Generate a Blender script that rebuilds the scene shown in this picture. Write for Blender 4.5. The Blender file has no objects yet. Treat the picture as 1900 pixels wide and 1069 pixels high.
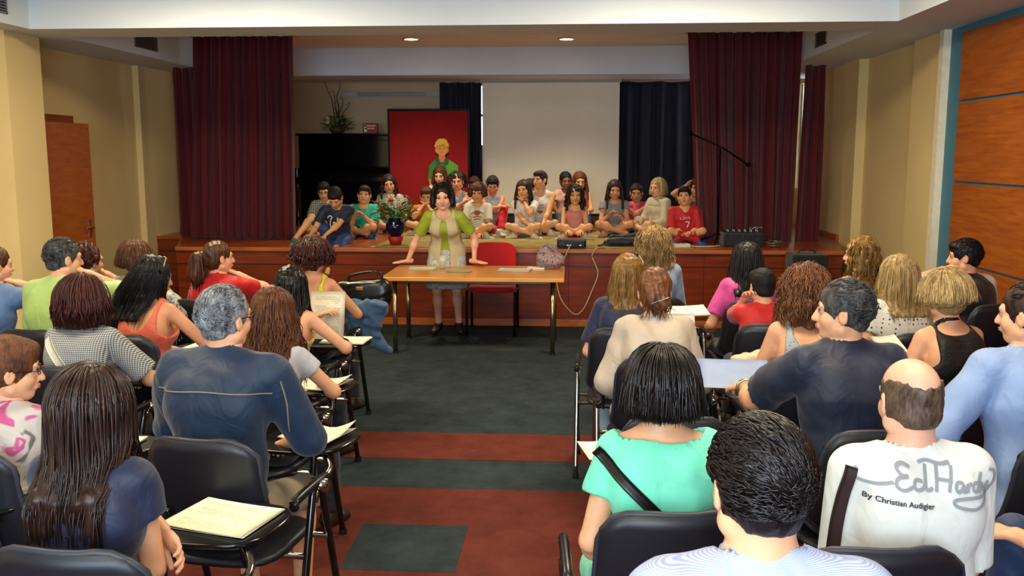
import bpy, bmesh, math, random
import numpy as np
from mathutils import Vector, Matrix
random.seed(7)
SC = bpy.context.scene
COL = SC.collection
# ------------------------------------------------------------------ camera, world, light, exposure
CAM_H = 1.75; FPX = 1700.0
TILT = math.atan(246/FPX); YAW = math.atan(112/FPX*math.cos(TILT))
cd = bpy.data.cameras.new('camera'); cam = bpy.data.objects.new('camera', cd); COL.objects.link(cam)
cd.sensor_width = 36; cd.lens = 36*FPX/1900; cd.clip_start = .05
cam.location = (0, 0, CAM_H); cam.rotation_euler = (math.pi/2-TILT, 0, YAW)
SC.camera = cam
W = bpy.data.worlds.new('world'); SC.world = W; W.use_nodes = True
W.node_tree.nodes['Background'].inputs[0].default_value = (.80, .90, 1.0, 1)
W.node_tree.nodes['Background'].inputs[1].default_value = 6.0
SC.view_settings.view_transform = 'Standard'; SC.view_settings.look = 'None'
SC.view_settings.gamma = 1; SC.view_settings.use_curve_mapping = False
SC.view_settings.exposure = 0.3
def area(name, loc, rot, sx, sy, power, col):
    l = bpy.data.lights.new(name, 'AREA'); l.shape = 'RECTANGLE'; l.size = sx; l.size_y = sy
    l.energy = power; l.color = col
    o = bpy.data.objects.new(name, l); COL.objects.link(o); o.location = loc; o.rotation_euler = rot
    return o
WARM = (1, .85, .60)
# fluorescent fittings in the recessed ceiling over the audience
area('ceiling_lamp', (-2.6, 3.0, 3.04), (0, 0, 0), 1.2, .5, 55, WARM)
area('ceiling_lamp', (.8, 3.0, 3.04), (0, 0, 0), 1.2, .5, 55, WARM)
area('ceiling_lamp', (-2.6, 6.2, 3.04), (0, 0, 0), 1.2, .5, 80, WARM)
area('ceiling_lamp', (.8, 6.2, 3.04), (0, 0, 0), 1.2, .5, 80, WARM)
area('ceiling_lamp', (-1.0, .2, 3.04), (0, 0, 0), 2.4, .5, 45, (1, .86, .62))
# daylight from the window behind the photographer, and the camera's own flash
area('rear_window_light', (-1.0, -2.2, 1.9), (math.radians(90+8), 0, 0), 4.5, 1.6, 290, (.62, .80, 1))
area('camera_flash', (.06, -.03, CAM_H+.07), (math.radians(88), 0, YAW), .05, .03, 18, (.95, .97, 1))
def spot(name, loc, power, ang=120):
    l = bpy.data.lights.new(name, 'SPOT'); l.energy = power; l.color = (1, .86, .64); l.spot_size = math.radians(ang); l.spot_blend = .8
    l.shadow_soft_size = .08
    o = bpy.data.objects.new(name, l); COL.objects.link(o); o.location = loc
spot('stage_lamp', (-1.89, 10.9, 3.06), 150); spot('stage_lamp', (-.08, 10.98, 3.06), 150)

# pixel -> world helpers (only to read off where things stand in the room)
_F = np.array([-math.sin(YAW)*math.cos(TILT), math.cos(YAW)*math.cos(TILT), -math.sin(TILT)])
_R = np.array([math.cos(YAW), math.sin(YAW), 0]); _U = np.cross(_R, _F)
def ray(px, py): return _F*FPX+_R*(px-950)-_U*(py-534.5)
def PY(px, py, Y): d = ray(px, py); return np.array([0, 0, CAM_H])+d*(Y/d[1])
def PZ(px, py, z): d = ray(px, py); return np.array([0, 0, CAM_H])+d*((z-CAM_H)/d[2])

# ------------------------------------------------------------------ materials
MATS = {}
def newmat(name):
    m = bpy.data.materials.new(name); m.use_nodes = True; nt = m.node_tree
    return m, nt, nt.nodes['Principled BSDF']
def lin(c):
    if isinstance(c, str):
        c = [int(c[i:i+2], 16)/255 for i in (0, 2, 4)]
        c = [x/12.92 if x <= .04045 else ((x+.055)/1.055)**2.4 for x in c]
    return (c[0], c[1], c[2], 1)
def N(nt, t, **kw):
    n = nt.nodes.new(t)
    for k, v in kw.items():
        if k.startswith('i_'):
            k2 = k[2:]; n.inputs[int(k2) if k2.isdigit() else k2].default_value = v
        else: setattr(n, k, v)
    return n
def coords(nt, scale=(1, 1, 1), rot=(0, 0, 0), kind='Object'):
    tc = N(nt, 'ShaderNodeTexCoord'); mp = N(nt, 'ShaderNodeMapping')
    mp.inputs['Scale'].default_value = scale; mp.inputs['Rotation'].default_value = rot
    nt.links.new(tc.outputs[kind], mp.inputs[0]); return mp.outputs[0]
def ramp(nt, fac, stops, mode='LINEAR'):
    r = N(nt, 'ShaderNodeValToRGB'); cr = r.color_ramp; cr.interpolation = mode
    while len(cr.elements) < len(stops): cr.elements.new(.5)
    for e, (p, c) in zip(cr.elements, stops): e.position = p; e.color = c
    nt.links.new(fac, r.inputs[0]); return r.outputs[0]
def bump(nt, b, h, s=.3, d=.002):
    n = N(nt, 'ShaderNodeBump'); n.inputs['Strength'].default_value = s; n.inputs['Distance'].default_value = d
    nt.links.new(h, n.inputs['Height']); nt.links.new(n.outputs[0], b.inputs['Normal'])
def wrinkle(nt, b):
    n = N(nt, 'ShaderNodeTexNoise', i_Scale=9., i_Detail=2.5, i_Distortion=1.6); nt.links.new(coords(nt, scale=(1, 1, .7)), n.inputs[0]); bump(nt, b, n.outputs[0], .45, .02)
def sh(c, f): return (min(c[0]*f, 1), min(c[1]*f, 1), min(c[2]*f, 1), 1)
def mat(kind, c1='808080', c2=None, rough=.6, scale=1., **kw):
    key = (kind, c1, c2, rough, scale, tuple(sorted(kw.items())))
    if key in MATS: return MATS[key]
    m, nt, b = newmat(kind); A = lin(c1); B = lin(c2) if c2 is not None else sh(A, .75)
    L = nt.links.new; b.inputs['Roughness'].default_value = rough
    b.inputs['Specular IOR Level'].default_value = kw.get('spec', .4)
    if kind == 'plain' or kind == 'metal':
        n = N(nt, 'ShaderNodeTexNoise', i_Scale=18*scale, i_Detail=3.); L(coords(nt), n.inputs[0])
        L(ramp(nt, n.outputs[0], [(.3, sh(A, .93)), (.7, sh(A, 1.05))]), b.inputs[0])
        b.inputs['Metallic'].default_value = kw.get('metal', 1. if kind == 'metal' else 0.)
    elif kind == 'plaster':
        n = N(nt, 'ShaderNodeTexNoise', i_Scale=1.3, i_Detail=4.); L(coords(nt), n.inputs[0])
        L(ramp(nt, n.outputs[0], [(.3, sh(A, .94)), (.7, sh(A, 1.04))]), b.inputs[0])
        n2 = N(nt, 'ShaderNodeTexNoise', i_Scale=160., i_Detail=2.); L(coords(nt), n2.inputs[0]); bump(nt, b, n2.outputs[0], .15, .002)
    elif kind == 'cloth':
        n = N(nt, 'ShaderNodeTexNoise', i_Scale=9*scale, i_Detail=4.); L(coords(nt), n.inputs[0])
        L(ramp(nt, n.outputs[0], [(.25, sh(A, .86)), (.75, sh(A, 1.06))]), b.inputs[0])
        wrinkle(nt, b)
        b.inputs['Sheen Weight'].default_value = .15
    elif kind == 'stripe':
        wrinkle(nt, b)
        w = N(nt, 'ShaderNodeTexWave', wave_type='BANDS', bands_direction=kw.get('dir', 'X'), i_Scale=scale, i_Distortion=.15)
        L(coords(nt, rot=kw.get('rot', (0, 0, 0))), w.inputs[0])
        L(ramp(nt, w.outputs[0], [(kw.get('t', .5)-.08, A), (kw.get('t', .5)+.08, B)]), b.inputs[0])
    elif kind == 'check':
        wrinkle(nt, b)
        w = N(nt, 'ShaderNodeTexWave', wave_type='BANDS', bands_direction='X', i_Scale=scale); L(coords(nt, rot=kw.get('rot', (0, 0, 0))), w.inputs[0])
        w2 = N(nt, 'ShaderNodeTexWave', wave_type='BANDS', bands_direction='Z', i_Scale=scale); L(coords(nt, rot=kw.get('rot', (0, 0, 0))), w2.inputs[0])
        a = N(nt, 'ShaderNodeMath', operation='ADD'); L(w.outputs[1], a.inputs[0]); L(w2.outputs[1], a.inputs[1])
        h = N(nt, 'ShaderNodeMath', operation='MULTIPLY', i_1=.5); L(a.outputs[0], h.inputs[0])
        L(ramp(nt, h.outputs[0], [(.35, A), (.65, B)]), b.inputs[0])
    elif kind == 'dots':
        wrinkle(nt, b)
        v = N(nt, 'ShaderNodeTexVoronoi', i_Scale=scale, i_Randomness=.25); L(coords(nt), v.inputs['Vector'])
        L(ramp(nt, v.outputs['Distance'], [(.2, B), (.27, A)]), b.inputs[0])
    elif kind == 'floral':
        wrinkle(nt, b)
        v = N(nt, 'ShaderNodeTexNoise', i_Scale=scale, i_Detail=1.5, i_Distortion=1.2); L(coords(nt), v.inputs[0])
        C3 = lin(kw.get('c3', '4a4858'))
        L(ramp(nt, v.outputs[0], [(.36, C3), (.40, A), (.53, A), (.57, B), (.63, B), (.67, A)]), b.inputs[0])
    elif kind == 'skin':
        n = N(nt, 'ShaderNodeTexNoise', i_Scale=14., i_Detail=3.); L(coords(nt), n.inputs[0])
        L(ramp(nt, n.outputs[0], [(.3, sh(A, .9)), (.7, sh(A, 1.06))]), b.inputs[0])
        b.inputs['Subsurface Weight'].default_value = .08; b.inputs['Subsurface Radius'].default_value = (.02, .008, .004)
        b.inputs['Roughness'].default_value = .5
    elif kind == 'hair':
        sc = kw.get('strand', (230, 230, 6))
        n = N(nt, 'ShaderNodeTexNoise', i_Scale=1., i_Detail=3.); L(coords(nt, scale=sc), n.inputs[0])
        n3 = N(nt, 'ShaderNodeTexNoise', i_Scale=1., i_Detail=2.); L(coords(nt, scale=tuple(x*.22 for x in sc)), n3.inputs[0])
        a = N(nt, 'ShaderNodeMath', operation='ADD'); L(n.outputs[0], a.inputs[0]); L(n3.outputs[0], a.inputs[1])
        h = N(nt, 'ShaderNodeMath', operation='MULTIPLY', i_1=.5); L(a.outputs[0], h.inputs[0])
        L(ramp(nt, h.outputs[0], [(.36, A), (.66, B)]), b.inputs[0])
        bump(nt, b, h.outputs[0], .5, .003); b.inputs['Roughness'].default_value = rough
        b.inputs['Specular IOR Level'].default_value = kw.get('spec', .5)
    elif kind == 'wood':
        n = N(nt, 'ShaderNodeTexNoise', i_Scale=scale, i_Detail=5., i_Distortion=.4); L(coords(nt, scale=kw.get('grain', (1, 1, 9))), n.inputs[0])
        L(ramp(nt, n.outputs[0], [(.28, A), (.72, B)]), b.inputs[0])
        if kw.get('coat'): b.inputs['Coat Weight'].default_value = kw['coat']; b.inputs['Coat Roughness'].default_value = .12
    elif kind == 'carpet':
        n = N(nt, 'ShaderNodeTexNoise', i_Scale=5., i_Detail=6., i_Roughness=.75); L(coords(nt), n.inputs[0])
        L(ramp(nt, n.outputs[0], [(.3, A), (.7, B)]), b.inputs[0])
        n2 = N(nt, 'ShaderNodeTexNoise', i_Scale=300., i_Detail=2.); L(coords(nt), n2.inputs[0]); bump(nt, b, n2.outputs[0], .6, .004)
        b.inputs['Roughness'].default_value = .95; b.inputs['Specular IOR Level'].default_value = .1
    elif kind == 'page':   # printed lines of text on paper
        tc = N(nt, 'ShaderNodeTexCoord'); sep = N(nt, 'ShaderNodeSeparateXYZ'); L(tc.outputs['Generated'], sep.inputs[0])
        def mth(op, a, bb=None):
            q = N(nt, 'ShaderNodeMath', operation=op)
            for i, x in enumerate((a, bb)):
                if x is None: continue
                if isinstance(x, (int, float)): q.inputs[i].default_value = x
                else: L(x, q.inputs[i])
            return q.outputs[0]
        ln = mth('GREATER_THAN', mth('FRACT', mth('MULTIPLY', sep.outputs[1], 26.)), .52)
        wn = N(nt, 'ShaderNodeTexNoise', i_Scale=1., i_Detail=1.); L(coords(nt, scale=(42, 26, 1), kind='Generated'), wn.inputs[0])
        wd = mth('GREATER_THAN', wn.outputs[0], .42)
        pn = N(nt, 'ShaderNodeTexNoise', i_Scale=1., i_Detail=0.); L(coords(nt, scale=(.8, 5.5, 1), kind='Generated'), pn.inputs[0])
        pd = mth('GREATER_THAN', pn.outputs[0], .43)
        mx = mth('MULTIPLY', mth('GREATER_THAN', sep.outputs[0], .12), mth('LESS_THAN', sep.outputs[0], .86))
        my = mth('MULTIPLY', mth('GREATER_THAN', sep.outputs[1], .1), mth('LESS_THAN', sep.outputs[1], .9))
        f = mth('MULTIPLY', mth('MULTIPLY', mth('MULTIPLY', ln, wd), pd), mth('MULTIPLY', mx, my))
        f = mth('MULTIPLY', f, .55)
        L(ramp(nt, f, [(0, A), (1, B)]), b.inputs[0])
    elif kind == 'glass':
        b.inputs[0].default_value = A; b.inputs['Transmission Weight'].default_value = 1; b.inputs['Roughness'].default_value = .03
    elif kind == 'clear':
        b.inputs[0].default_value = A; b.inputs['Alpha'].default_value = .25; b.inputs['Roughness'].default_value = .06
    elif kind == 'emit':
        b.inputs[0].default_value = A; b.inputs['Emission Color'].default_value = A; b.inputs['Emission Strength'].default_value = scale
    MATS[key] = m; return m

# ------------------------------------------------------------------ object helpers
def link(o, parent=None):
    COL.objects.link(o)
    if parent is not None: o.parent = parent
    return o
def tag(o, label=None, cat=None, group=None, kind=None):
    if label: o['label'] = label
    if cat: o['category'] = cat
    if group: o['group'] = group
    if kind: o['kind'] = kind
    return o
def empty(name, label, cat, loc, rz=0, group=None):
    o = bpy.data.objects.new(name, None); link(o); o.location = tuple(map(float, loc)); o.rotation_euler = (0, 0, rz); o.empty_display_size = .1
    return tag(o, label, cat, group)
def npmesh(name, V, Q, mats, parent=None, mi=None, T=None):
    """V (n,3), Q (m,4) quads, T optional (k,3) triangles"""
    me = bpy.data.meshes.new(name); V = np.asarray(V, np.float32); Q = np.asarray(Q, np.int32).reshape(-1, 4)
    nt_ = 0 if T is None else len(T)
    me.vertices.add(len(V)); me.vertices.foreach_set('co', V.ravel())
    idx = Q.ravel() if T is None else np.concatenate([Q.ravel(), np.asarray(T, np.int32).ravel()])
    me.loops.add(len(idx)); me.loops.foreach_set('vertex_index', idx)
    st = np.arange(len(Q))*4
    if nt_: st = np.concatenate([st, len(Q)*4+np.arange(nt_)*3])
    me.polygons.add(len(st)); me.polygons.foreach_set('loop_start', st.astype(np.int32))
    for m in (mats if isinstance(mats, (list, tuple)) else [mats]): me.materials.append(m)
    me.polygons.foreach_set('use_smooth', np.ones(len(st), bool))
    if mi is not None: me.polygons.foreach_set('material_index', np.asarray(mi, np.int32))
    me.update(calc_edges=True); me.validate()
    return link(bpy.data.objects.new(name, me), parent)
def fin(name, bm, m, parent=None, smooth=False, bevel=0):
    if bevel:
        bmesh.ops.bevel(bm, geom=[e for e in bm.edges if len(e.link_faces) == 2 and e.calc_face_angle(0) > .6], offset=bevel, segments=2, affect='EDGES', profile=.6)
    bmesh.ops.recalc_face_normals(bm, faces=bm.faces)
    me = bpy.data.meshes.new(name); bm.to_mesh(me); bm.free()
    for mm in (m if isinstance(m, (list, tuple)) else [m]): me.materials.append(mm)
    for p in me.polygons: p.use_smooth = smooth
    return link(bpy.data.objects.new(name, me), parent)
def bx(bm, x0, x1, y0, y1, z0, z1, M=None):
    r = bmesh.ops.create_cube(bm, size=1)
    T = Matrix.Translation(((x0+x1)/2, (y0+y1)/2, (z0+z1)/2)) @ Matrix.Diagonal((x1-x0, y1-y0, z1-z0, 1))
    if M is not None: T = M @ T
    bmesh.ops.transform(bm, matrix=T, verts=r['verts']); return r['verts']
def box(name, m, x0, x1, y0, y1, z0, z1, parent=None, bevel=.004, M=None, smooth=False):
    bm = bmesh.new(); bx(bm, x0, x1, y0, y1, z0, z1, M)
    return fin(name, bm, m, parent, smooth, bevel)
def struct(name, m, *b, parent=None, bevel=0):
    o = box(name, m, *b, parent=parent, bevel=bevel); 
    if parent is None: o['kind'] = 'structure'
    return o
def cyl(bm, a, b, r, r2=None, n=16, cap=True):
    a = Vector(a); b = Vector(b); d = b-a; r2 = r if r2 is None else r2
    g = bmesh.ops.create_cone(bm, cap_ends=cap, segments=n, radius1=r, radius2=r2, depth=d.length)
    q = Vector((0, 0, 1)).rotation_difference(d.normalized()).to_matrix().to_4x4()
    bmesh.ops.transform(bm, matrix=Matrix.Translation((a+b)/2) @ q, verts=g['verts']); return g['verts']
def prism(bm, pts, z0, z1):
    lo = [bm.verts.new((p[0], p[1], z0)) for p in pts]; hi = [bm.verts.new((p[0], p[1], z1)) for p in pts]
    bm.faces.new(lo[::-1]); bm.faces.new(hi)
    for i in range(len(pts)): j = (i+1) % len(pts); bm.faces.new((lo[i], lo[j], hi[j], hi[i]))
def lathe(bm, prof, n=24, c=(0, 0, 0)):
    rings = []
    for r, z in prof:
        rings.append([bm.verts.new((c[0]+r*math.cos(6.28318*i/n), c[1]+r*math.sin(6.28318*i/n), c[2]+z)) for i in range(n)])
    for a, b in zip(rings, rings[1:]):
        for i in range(n): j = (i+1) % n; bm.faces.new((a[i], a[j], b[j], b[i]))
    bm.faces.new(rings[0][::-1]); bm.faces.new(rings[-1])
def smoothpath(P, n=8, closed=False):
    P = [np.array(p, float) for p in P]; out = []; m = len(P)
    for i in range(m if closed else m-1):
        p0 = P[(i-1) % m] if (closed or i > 0) else P[0]; p1 = P[i]; p2 = P[(i+1) % m]; p3 = P[(i+2) % m] if (closed or i+2 < m) else P[-1]
        for k in range(n):
            t = k/n; out.append(.5*((2*p1)+(-p0+p2)*t+(2*p0-5*p1+4*p2-p3)*t*t+(-p0+3*p1-3*p2+p3)*t**3))
    if not closed: out.append(P[-1])
    return out
def tubes(paths, radii, sides=6, flat=1., cap=True):
    """paths (N,K,3), radii (N,K) -> V,Q ; tapered tubes"""
    P = np.asarray(paths, float); Rr = np.asarray(radii, float); n, K, _ = P.shape
    T = np.gradient(P, axis=1); T /= np.linalg.norm(T, axis=2, keepdims=True)+1e-9
    ref = np.where(np.abs(T[:, :1, 2:3]) > .9, np.array([[[1., 0, 0]]]), np.array([[[0, 0, 1.]]]))
    ref = np.broadcast_to(ref, T.shape)
    A = np.cross(T, ref); A /= np.linalg.norm(A, axis=2, keepdims=True)+1e-9; B = np.cross(T, A)
    an = np.arange(sides)*2*math.pi/sides
    V = P[:, :, None, :]+Rr[:, :, None, None]*(np.cos(an)[None, None, :, None]*A[:, :, None, :]+flat*np.sin(an)[None, None, :, None]*B[:, :, None, :])
    idx = np.arange(n*K*sides).reshape(n, K, sides)
    a = idx[:, :-1, :]; b = np.roll(a, -1, 2); c = idx[:, 1:, :]; d = np.roll(c, -1, 2)
    Q = np.stack([a, b, d, c], -1).reshape(-1, 4)
    if cap and sides == 4: Q = np.concatenate([Q, idx[:, 0, ::-1].reshape(-1, 4), idx[:, -1, :].reshape(-1, 4)])
    return V.reshape(-1, 3), Q
def tube(name, pts, r, m, parent=None, sides=8, n=6, smooth=True, closed=False, flat=1.):
    P = np.array(smoothpath(pts, n, closed)) if smooth else np.array(pts, float)
    if closed: P = np.vstack([P, P[:1]])
    rr = np.full(len(P), r) if np.isscalar(r) else np.interp(np.linspace(0, 1, len(P)), np.linspace(0, 1, len(r)), r)
    V, Q = tubes(P[None], rr[None], sides, flat, cap=False)
    T = []
    if not closed:
        k = len(V); V = np.vstack([V, P[0], P[-1]]); L0 = (len(P)-1)*sides
        for i in range(sides): j = (i+1) % sides; T += [(k, j, i), (k+1, L0+i, L0+j)]
    return npmesh(name, V, Q, m, parent, T=T if T else None)
def copy_tree(o, parent=None):
    c = o.copy(); COL.objects.link(c); c.parent = parent
    for ch in list(o.children): copy_tree(ch, c)
    return c
def sheet(name, m, w, d, parent=None, curl=.0, th=.0015, nx=8, ny=8, M=None, fan=0):
    """a slightly curled leaf of paper, w x d, centred, lying in XY"""
    u = np.linspace(-.5, .5, nx); v = np.linspace(-.5, .5, ny); X, Y = np.meshgrid(u, v, indexing='ij')
    Z = curl*(X*2)**2*(.6+.4*Y)+fan*np.maximum(0, X)*np.maximum(0, Y)*4
    top = np.stack([X*w, Y*d, Z+th], -1).reshape(-1, 3); bot = top.copy(); bot[:, 2] -= th
    idx = np.arange(nx*ny).reshape(nx, ny); q = np.stack([idx[:-1, :-1], idx[1:, :-1], idx[1:, 1:], idx[:-1, 1:]], -1).reshape(-1, 4)
    k = nx*ny; bd = list(idx[:, 0])+list(idx[-1, 1:])+list(idx[-2::-1, -1])+list(idx[0, -2:0:-1])
    sq = [(bd[i], bd[i]+k, bd[(i+1) % len(bd)]+k, bd[(i+1) % len(bd)]) for i in range(len(bd))]
    V = np.vstack([top, bot]); Q = np.vstack([q, q[:, ::-1]+k, np.array(sq)[:, ::-1]])
    if M is not None: V = V @ np.array(M.to_3x3()).T + np.array(M.translation)
    return npmesh(name, V, Q, m, parent)
# ------------------------------------------------------------------ implicit surfaces -> smooth meshes
A3 = lambda *a: np.array(a, float)
def rX(d): c, s = math.cos(math.radians(d)), math.sin(math.radians(d)); return np.array([[1, 0, 0], [0, c, -s], [0, s, c]])
def rY(d): c, s = math.cos(math.radians(d)), math.sin(math.radians(d)); return np.array([[c, 0, s], [0, 1, 0], [-s, 0, c]])
def rZ(d): c, s = math.cos(math.radians(d)), math.sin(math.radians(d)); return np.array([[c, -s, 0], [s, c, 0], [0, 0, 1]])
def unit(v): return v/(np.linalg.norm(v)+1e-9)
I3 = np.eye(3)
def cap_(a, b, ra, rb, k=.015, S=(1, 1, 1), R=I3, clip=None, op='+'):
    return dict(t='c', a=np.asarray(a, float), b=np.asarray(b, float), ra=ra, rb=rb, k=k, S=np.array(S, float), R=R, clip=clip, op=op)
def ell_(c, r, k=.015, R=I3, op='+', clip=None):
    return dict(t='e', a=np.asarray(c, float), b=np.asarray(c, float), S=np.array(r, float), R=R, k=k, op=op, clip=clip)
def field(prims, h, clips=(), noise=None, pad=3):
    lo = np.full(3, 9.); hi = -lo
    def bb(p, m):
        e = (np.abs(p['R'].T) @ p['S'])*(1 if p['t'] == 'e' else max(p['ra'], p['rb'])) if p['t'] == 'e' or max(p['S']) > 1.001 or min(p['S']) < .999 else np.full(3, max(p['ra'], p['rb']))
        return np.minimum(p['a'], p['b'])-e-m, np.maximum(p['a'], p['b'])+e+m
    for p in prims:
        if p['op'] == '+': a, b = bb(p, 0); lo = np.minimum(lo, a); hi = np.maximum(hi, b)
    lo = lo-pad*h; n = np.ceil((hi-lo)/h).astype(int)+pad+1
    ax = [(lo[i]+h*np.arange(n[i])).astype(np.float32) for i in range(3)]
    F = np.full(n, .2, np.float32)
    for p in prims:
        a, b = bb(p, 3*h+p['k']*1.2)
        i0 = np.clip(np.floor((a-lo)/h).astype(int), 0, n-1); i1 = np.clip(np.ceil((b-lo)/h).astype(int)+1, 1, n)
        if np.any(i1 <= i0): continue
        sl = tuple(slice(i0[i], i1[i]) for i in range(3))
        x = ax[0][sl[0]][:, None, None]-p['a'][0]; y = ax[1][sl[1]][None, :, None]-p['a'][1]; z = ax[2][sl[2]][None, None, :]-p['a'][2]
        R, S = p['R'], p['S']
        q = [(R[i, 0]*x+R[i, 1]*y+R[i, 2]*z)/S[i] for i in range(3)]
        if p['t'] == 'e':
            k0 = np.sqrt(q[0]**2+q[1]**2+q[2]**2); k1 = np.sqrt((q[0]/S[0])**2+(q[1]/S[1])**2+(q[2]/S[2])**2)+1e-6
            d = k0*(k0-1)/k1
        else:
            v = (R @ (p['b']-p['a']))/S; vv = max(float(v @ v), 1e-9)
            t = np.clip((q[0]*v[0]+q[1]*v[1]+q[2]*v[2])/vv, 0, 1)
            d = np.sqrt((q[0]-t*v[0])**2+(q[1]-t*v[1])**2+(q[2]-t*v[2])**2)-(p['ra']+t*(p['rb']-p['ra']))
            d = d*min(1., S.min()*1.1)
        if p['clip'] is not None:
            for cp, cn in (p['clip'] if isinstance(p['clip'], list) else [p['clip']]):
                d = np.maximum(d, cn[0]*(x+p['a'][0]-cp[0])+cn[1]*(y+p['a'][1]-cp[1])+cn[2]*(z+p['a'][2]-cp[2]))
        f = F[sl]; k = p['k']
        if p['op'] == '+':
            g = np.clip(.5+.5*(f-d)/k, 0, 1); F[sl] = f*(1-g)+d*g-k*g*(1-g)
        else:
            d = -d; g = np.clip(.5-.5*(f-d)/k, 0, 1); F[sl] = f*(1-g)+d*g+k*g*(1-g)
    X, Y, Z = ax[0][:, None, None], ax[1][None, :, None], ax[2][None, None, :]
    if noise is not None: F = F+noise(X, Y, Z)
    for cp, cn in clips:
        F = np.maximum(F, cn[0]*(X-cp[0])+cn[1]*(Y-cp[1])+cn[2]*(Z-cp[2]))
    return F.astype(np.float32), lo, h
def nets(fl):
    F, lo, h = fl; s = F < 0; n = np.array(F.shape)-1
    c = [s[i:n[0]+i, j:n[1]+j, k:n[2]+k] for i in (0, 1) for j in (0, 1) for k in (0, 1)]
    al = c[0].copy(); an = c[0].copy()
    for x in c[1:]: al &= x; an |= x
    m = an & ~al; ci = np.argwhere(m)
    if len(ci) == 0: return np.zeros((0, 3)), np.zeros((0, 4), int)
    idx = np.full(m.shape, -1, np.int64); idx[m] = np.arange(len(ci))
    acc = np.zeros((len(ci), 3)); cnt = np.zeros(len(ci))
    off = [(i, j, k) for i in (0, 1) for j in (0, 1) for k in (0, 1)]
    val = {o: F[ci[:, 0]+o[0], ci[:, 1]+o[1], ci[:, 2]+o[2]] for o in off}
    for a in off:
        for d in range(3):
            if a[d] == 1: continue
            b = list(a); b[d] = 1; b = tuple(b); va, vb = val[a], val[b]; x = (va < 0) != (vb < 0)
            t = np.where(x, va/np.where(x, va-vb, 1), 0)
            for e in range(3): acc[:, e] += np.where(x, a[e]+(t if e == d else 0), 0)
            cnt += x
    V = (ci+acc/np.maximum(cnt, 1)[:, None])*h+lo
    Q = []
    for d in range(3):
        e, f = [(1, 2), (2, 0), (0, 1)][d]
        sl0 = [slice(1, n[i]) for i in range(3)]; sl0[d] = slice(0, n[d]); sl1 = list(sl0); sl1[d] = slice(1, n[d]+1)
        s0 = s[tuple(sl0)]; s1 = s[tuple(sl1)]; ed = s0 != s1; p = np.argwhere(ed)
        st = np.array([1, 1, 1]); st[d] = 0; p = p+st; flip = s0[ed]
        def g(de, df):
            q = p.copy(); q[:, e] += de; q[:, f] += df; return idx[q[:, 0], q[:, 1], q[:, 2]]
        qd = np.stack([g(-1, -1), g(0, -1), g(0, 0), g(-1, 0)], 1)
        qd[~flip] = qd[~flip][:, ::-1]; Q.append(qd)
    return V, np.concatenate(Q)
def fold(amp, seed, f=26.):
    r = np.random.RandomState(seed); K = [(unit(r.randn(3))*f*r.uniform(.6, 1.4), r.uniform(0, 6)) for _ in range(4)]
    def fn(X, Y, Z):
        w = np.sin(K[1][0][0]*X+K[1][0][1]*Y+K[1][0][2]*Z+K[1][1]); w2 = np.sin(K[3][0][0]*.5*X+K[3][0][1]*.5*Y+K[3][0][2]*.5*Z)
        return (amp*(np.sin(K[0][0][0]*X+K[0][0][1]*Y+K[0][0][2]*Z+2.2*w)*.6+np.sin(K[2][0][0]*X+K[2][0][1]*Y+K[2][0][2]*Z+2*w2)*.4)).astype(np.float32)
    return fn
def join(parts):
    Vs, Qs, Ms = [], [], []; k = 0
    for V, Q, m in parts:
        Vs.append(V); Qs.append(np.asarray(Q)+k); Ms.append(np.full(len(Q), m)); k += len(V)
    return np.concatenate(Vs), np.concatenate(Qs), np.concatenate(Ms)
def ball(c, r, R=I3, n=8):
    u = np.linspace(.02, math.pi-.02, n); w = np.arange(2*n)*math.pi/n; U, Wd = np.meshgrid(u, w, indexing='ij')
    P = np.stack([np.sin(U)*np.cos(Wd), np.sin(U)*np.sin(Wd), np.cos(U)], -1)*np.asarray(r)
    V = P.reshape(-1, 3) @ R+np.asarray(c); idx = np.arange(n*2*n).reshape(n, 2*n); b = np.roll(idx, -1, 1)
    return V, np.stack([idx[:-1], idx[1:], b[1:], b[:-1]], -1).reshape(-1, 4)
def ik(a, b, l1, l2, pole):
    d = b-a; L = np.linalg.norm(d); L2 = min(L, (l1+l2)*.995); u = d/(L+1e-9); b = a+u*L2
    x = (l1*l1-l2*l2+L2*L2)/(2*L2); hh = math.sqrt(max(l1*l1-x*x, 0)); p = pole-u*(pole @ u); p = unit(p)
    return a+u*x+p*hh, b

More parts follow.
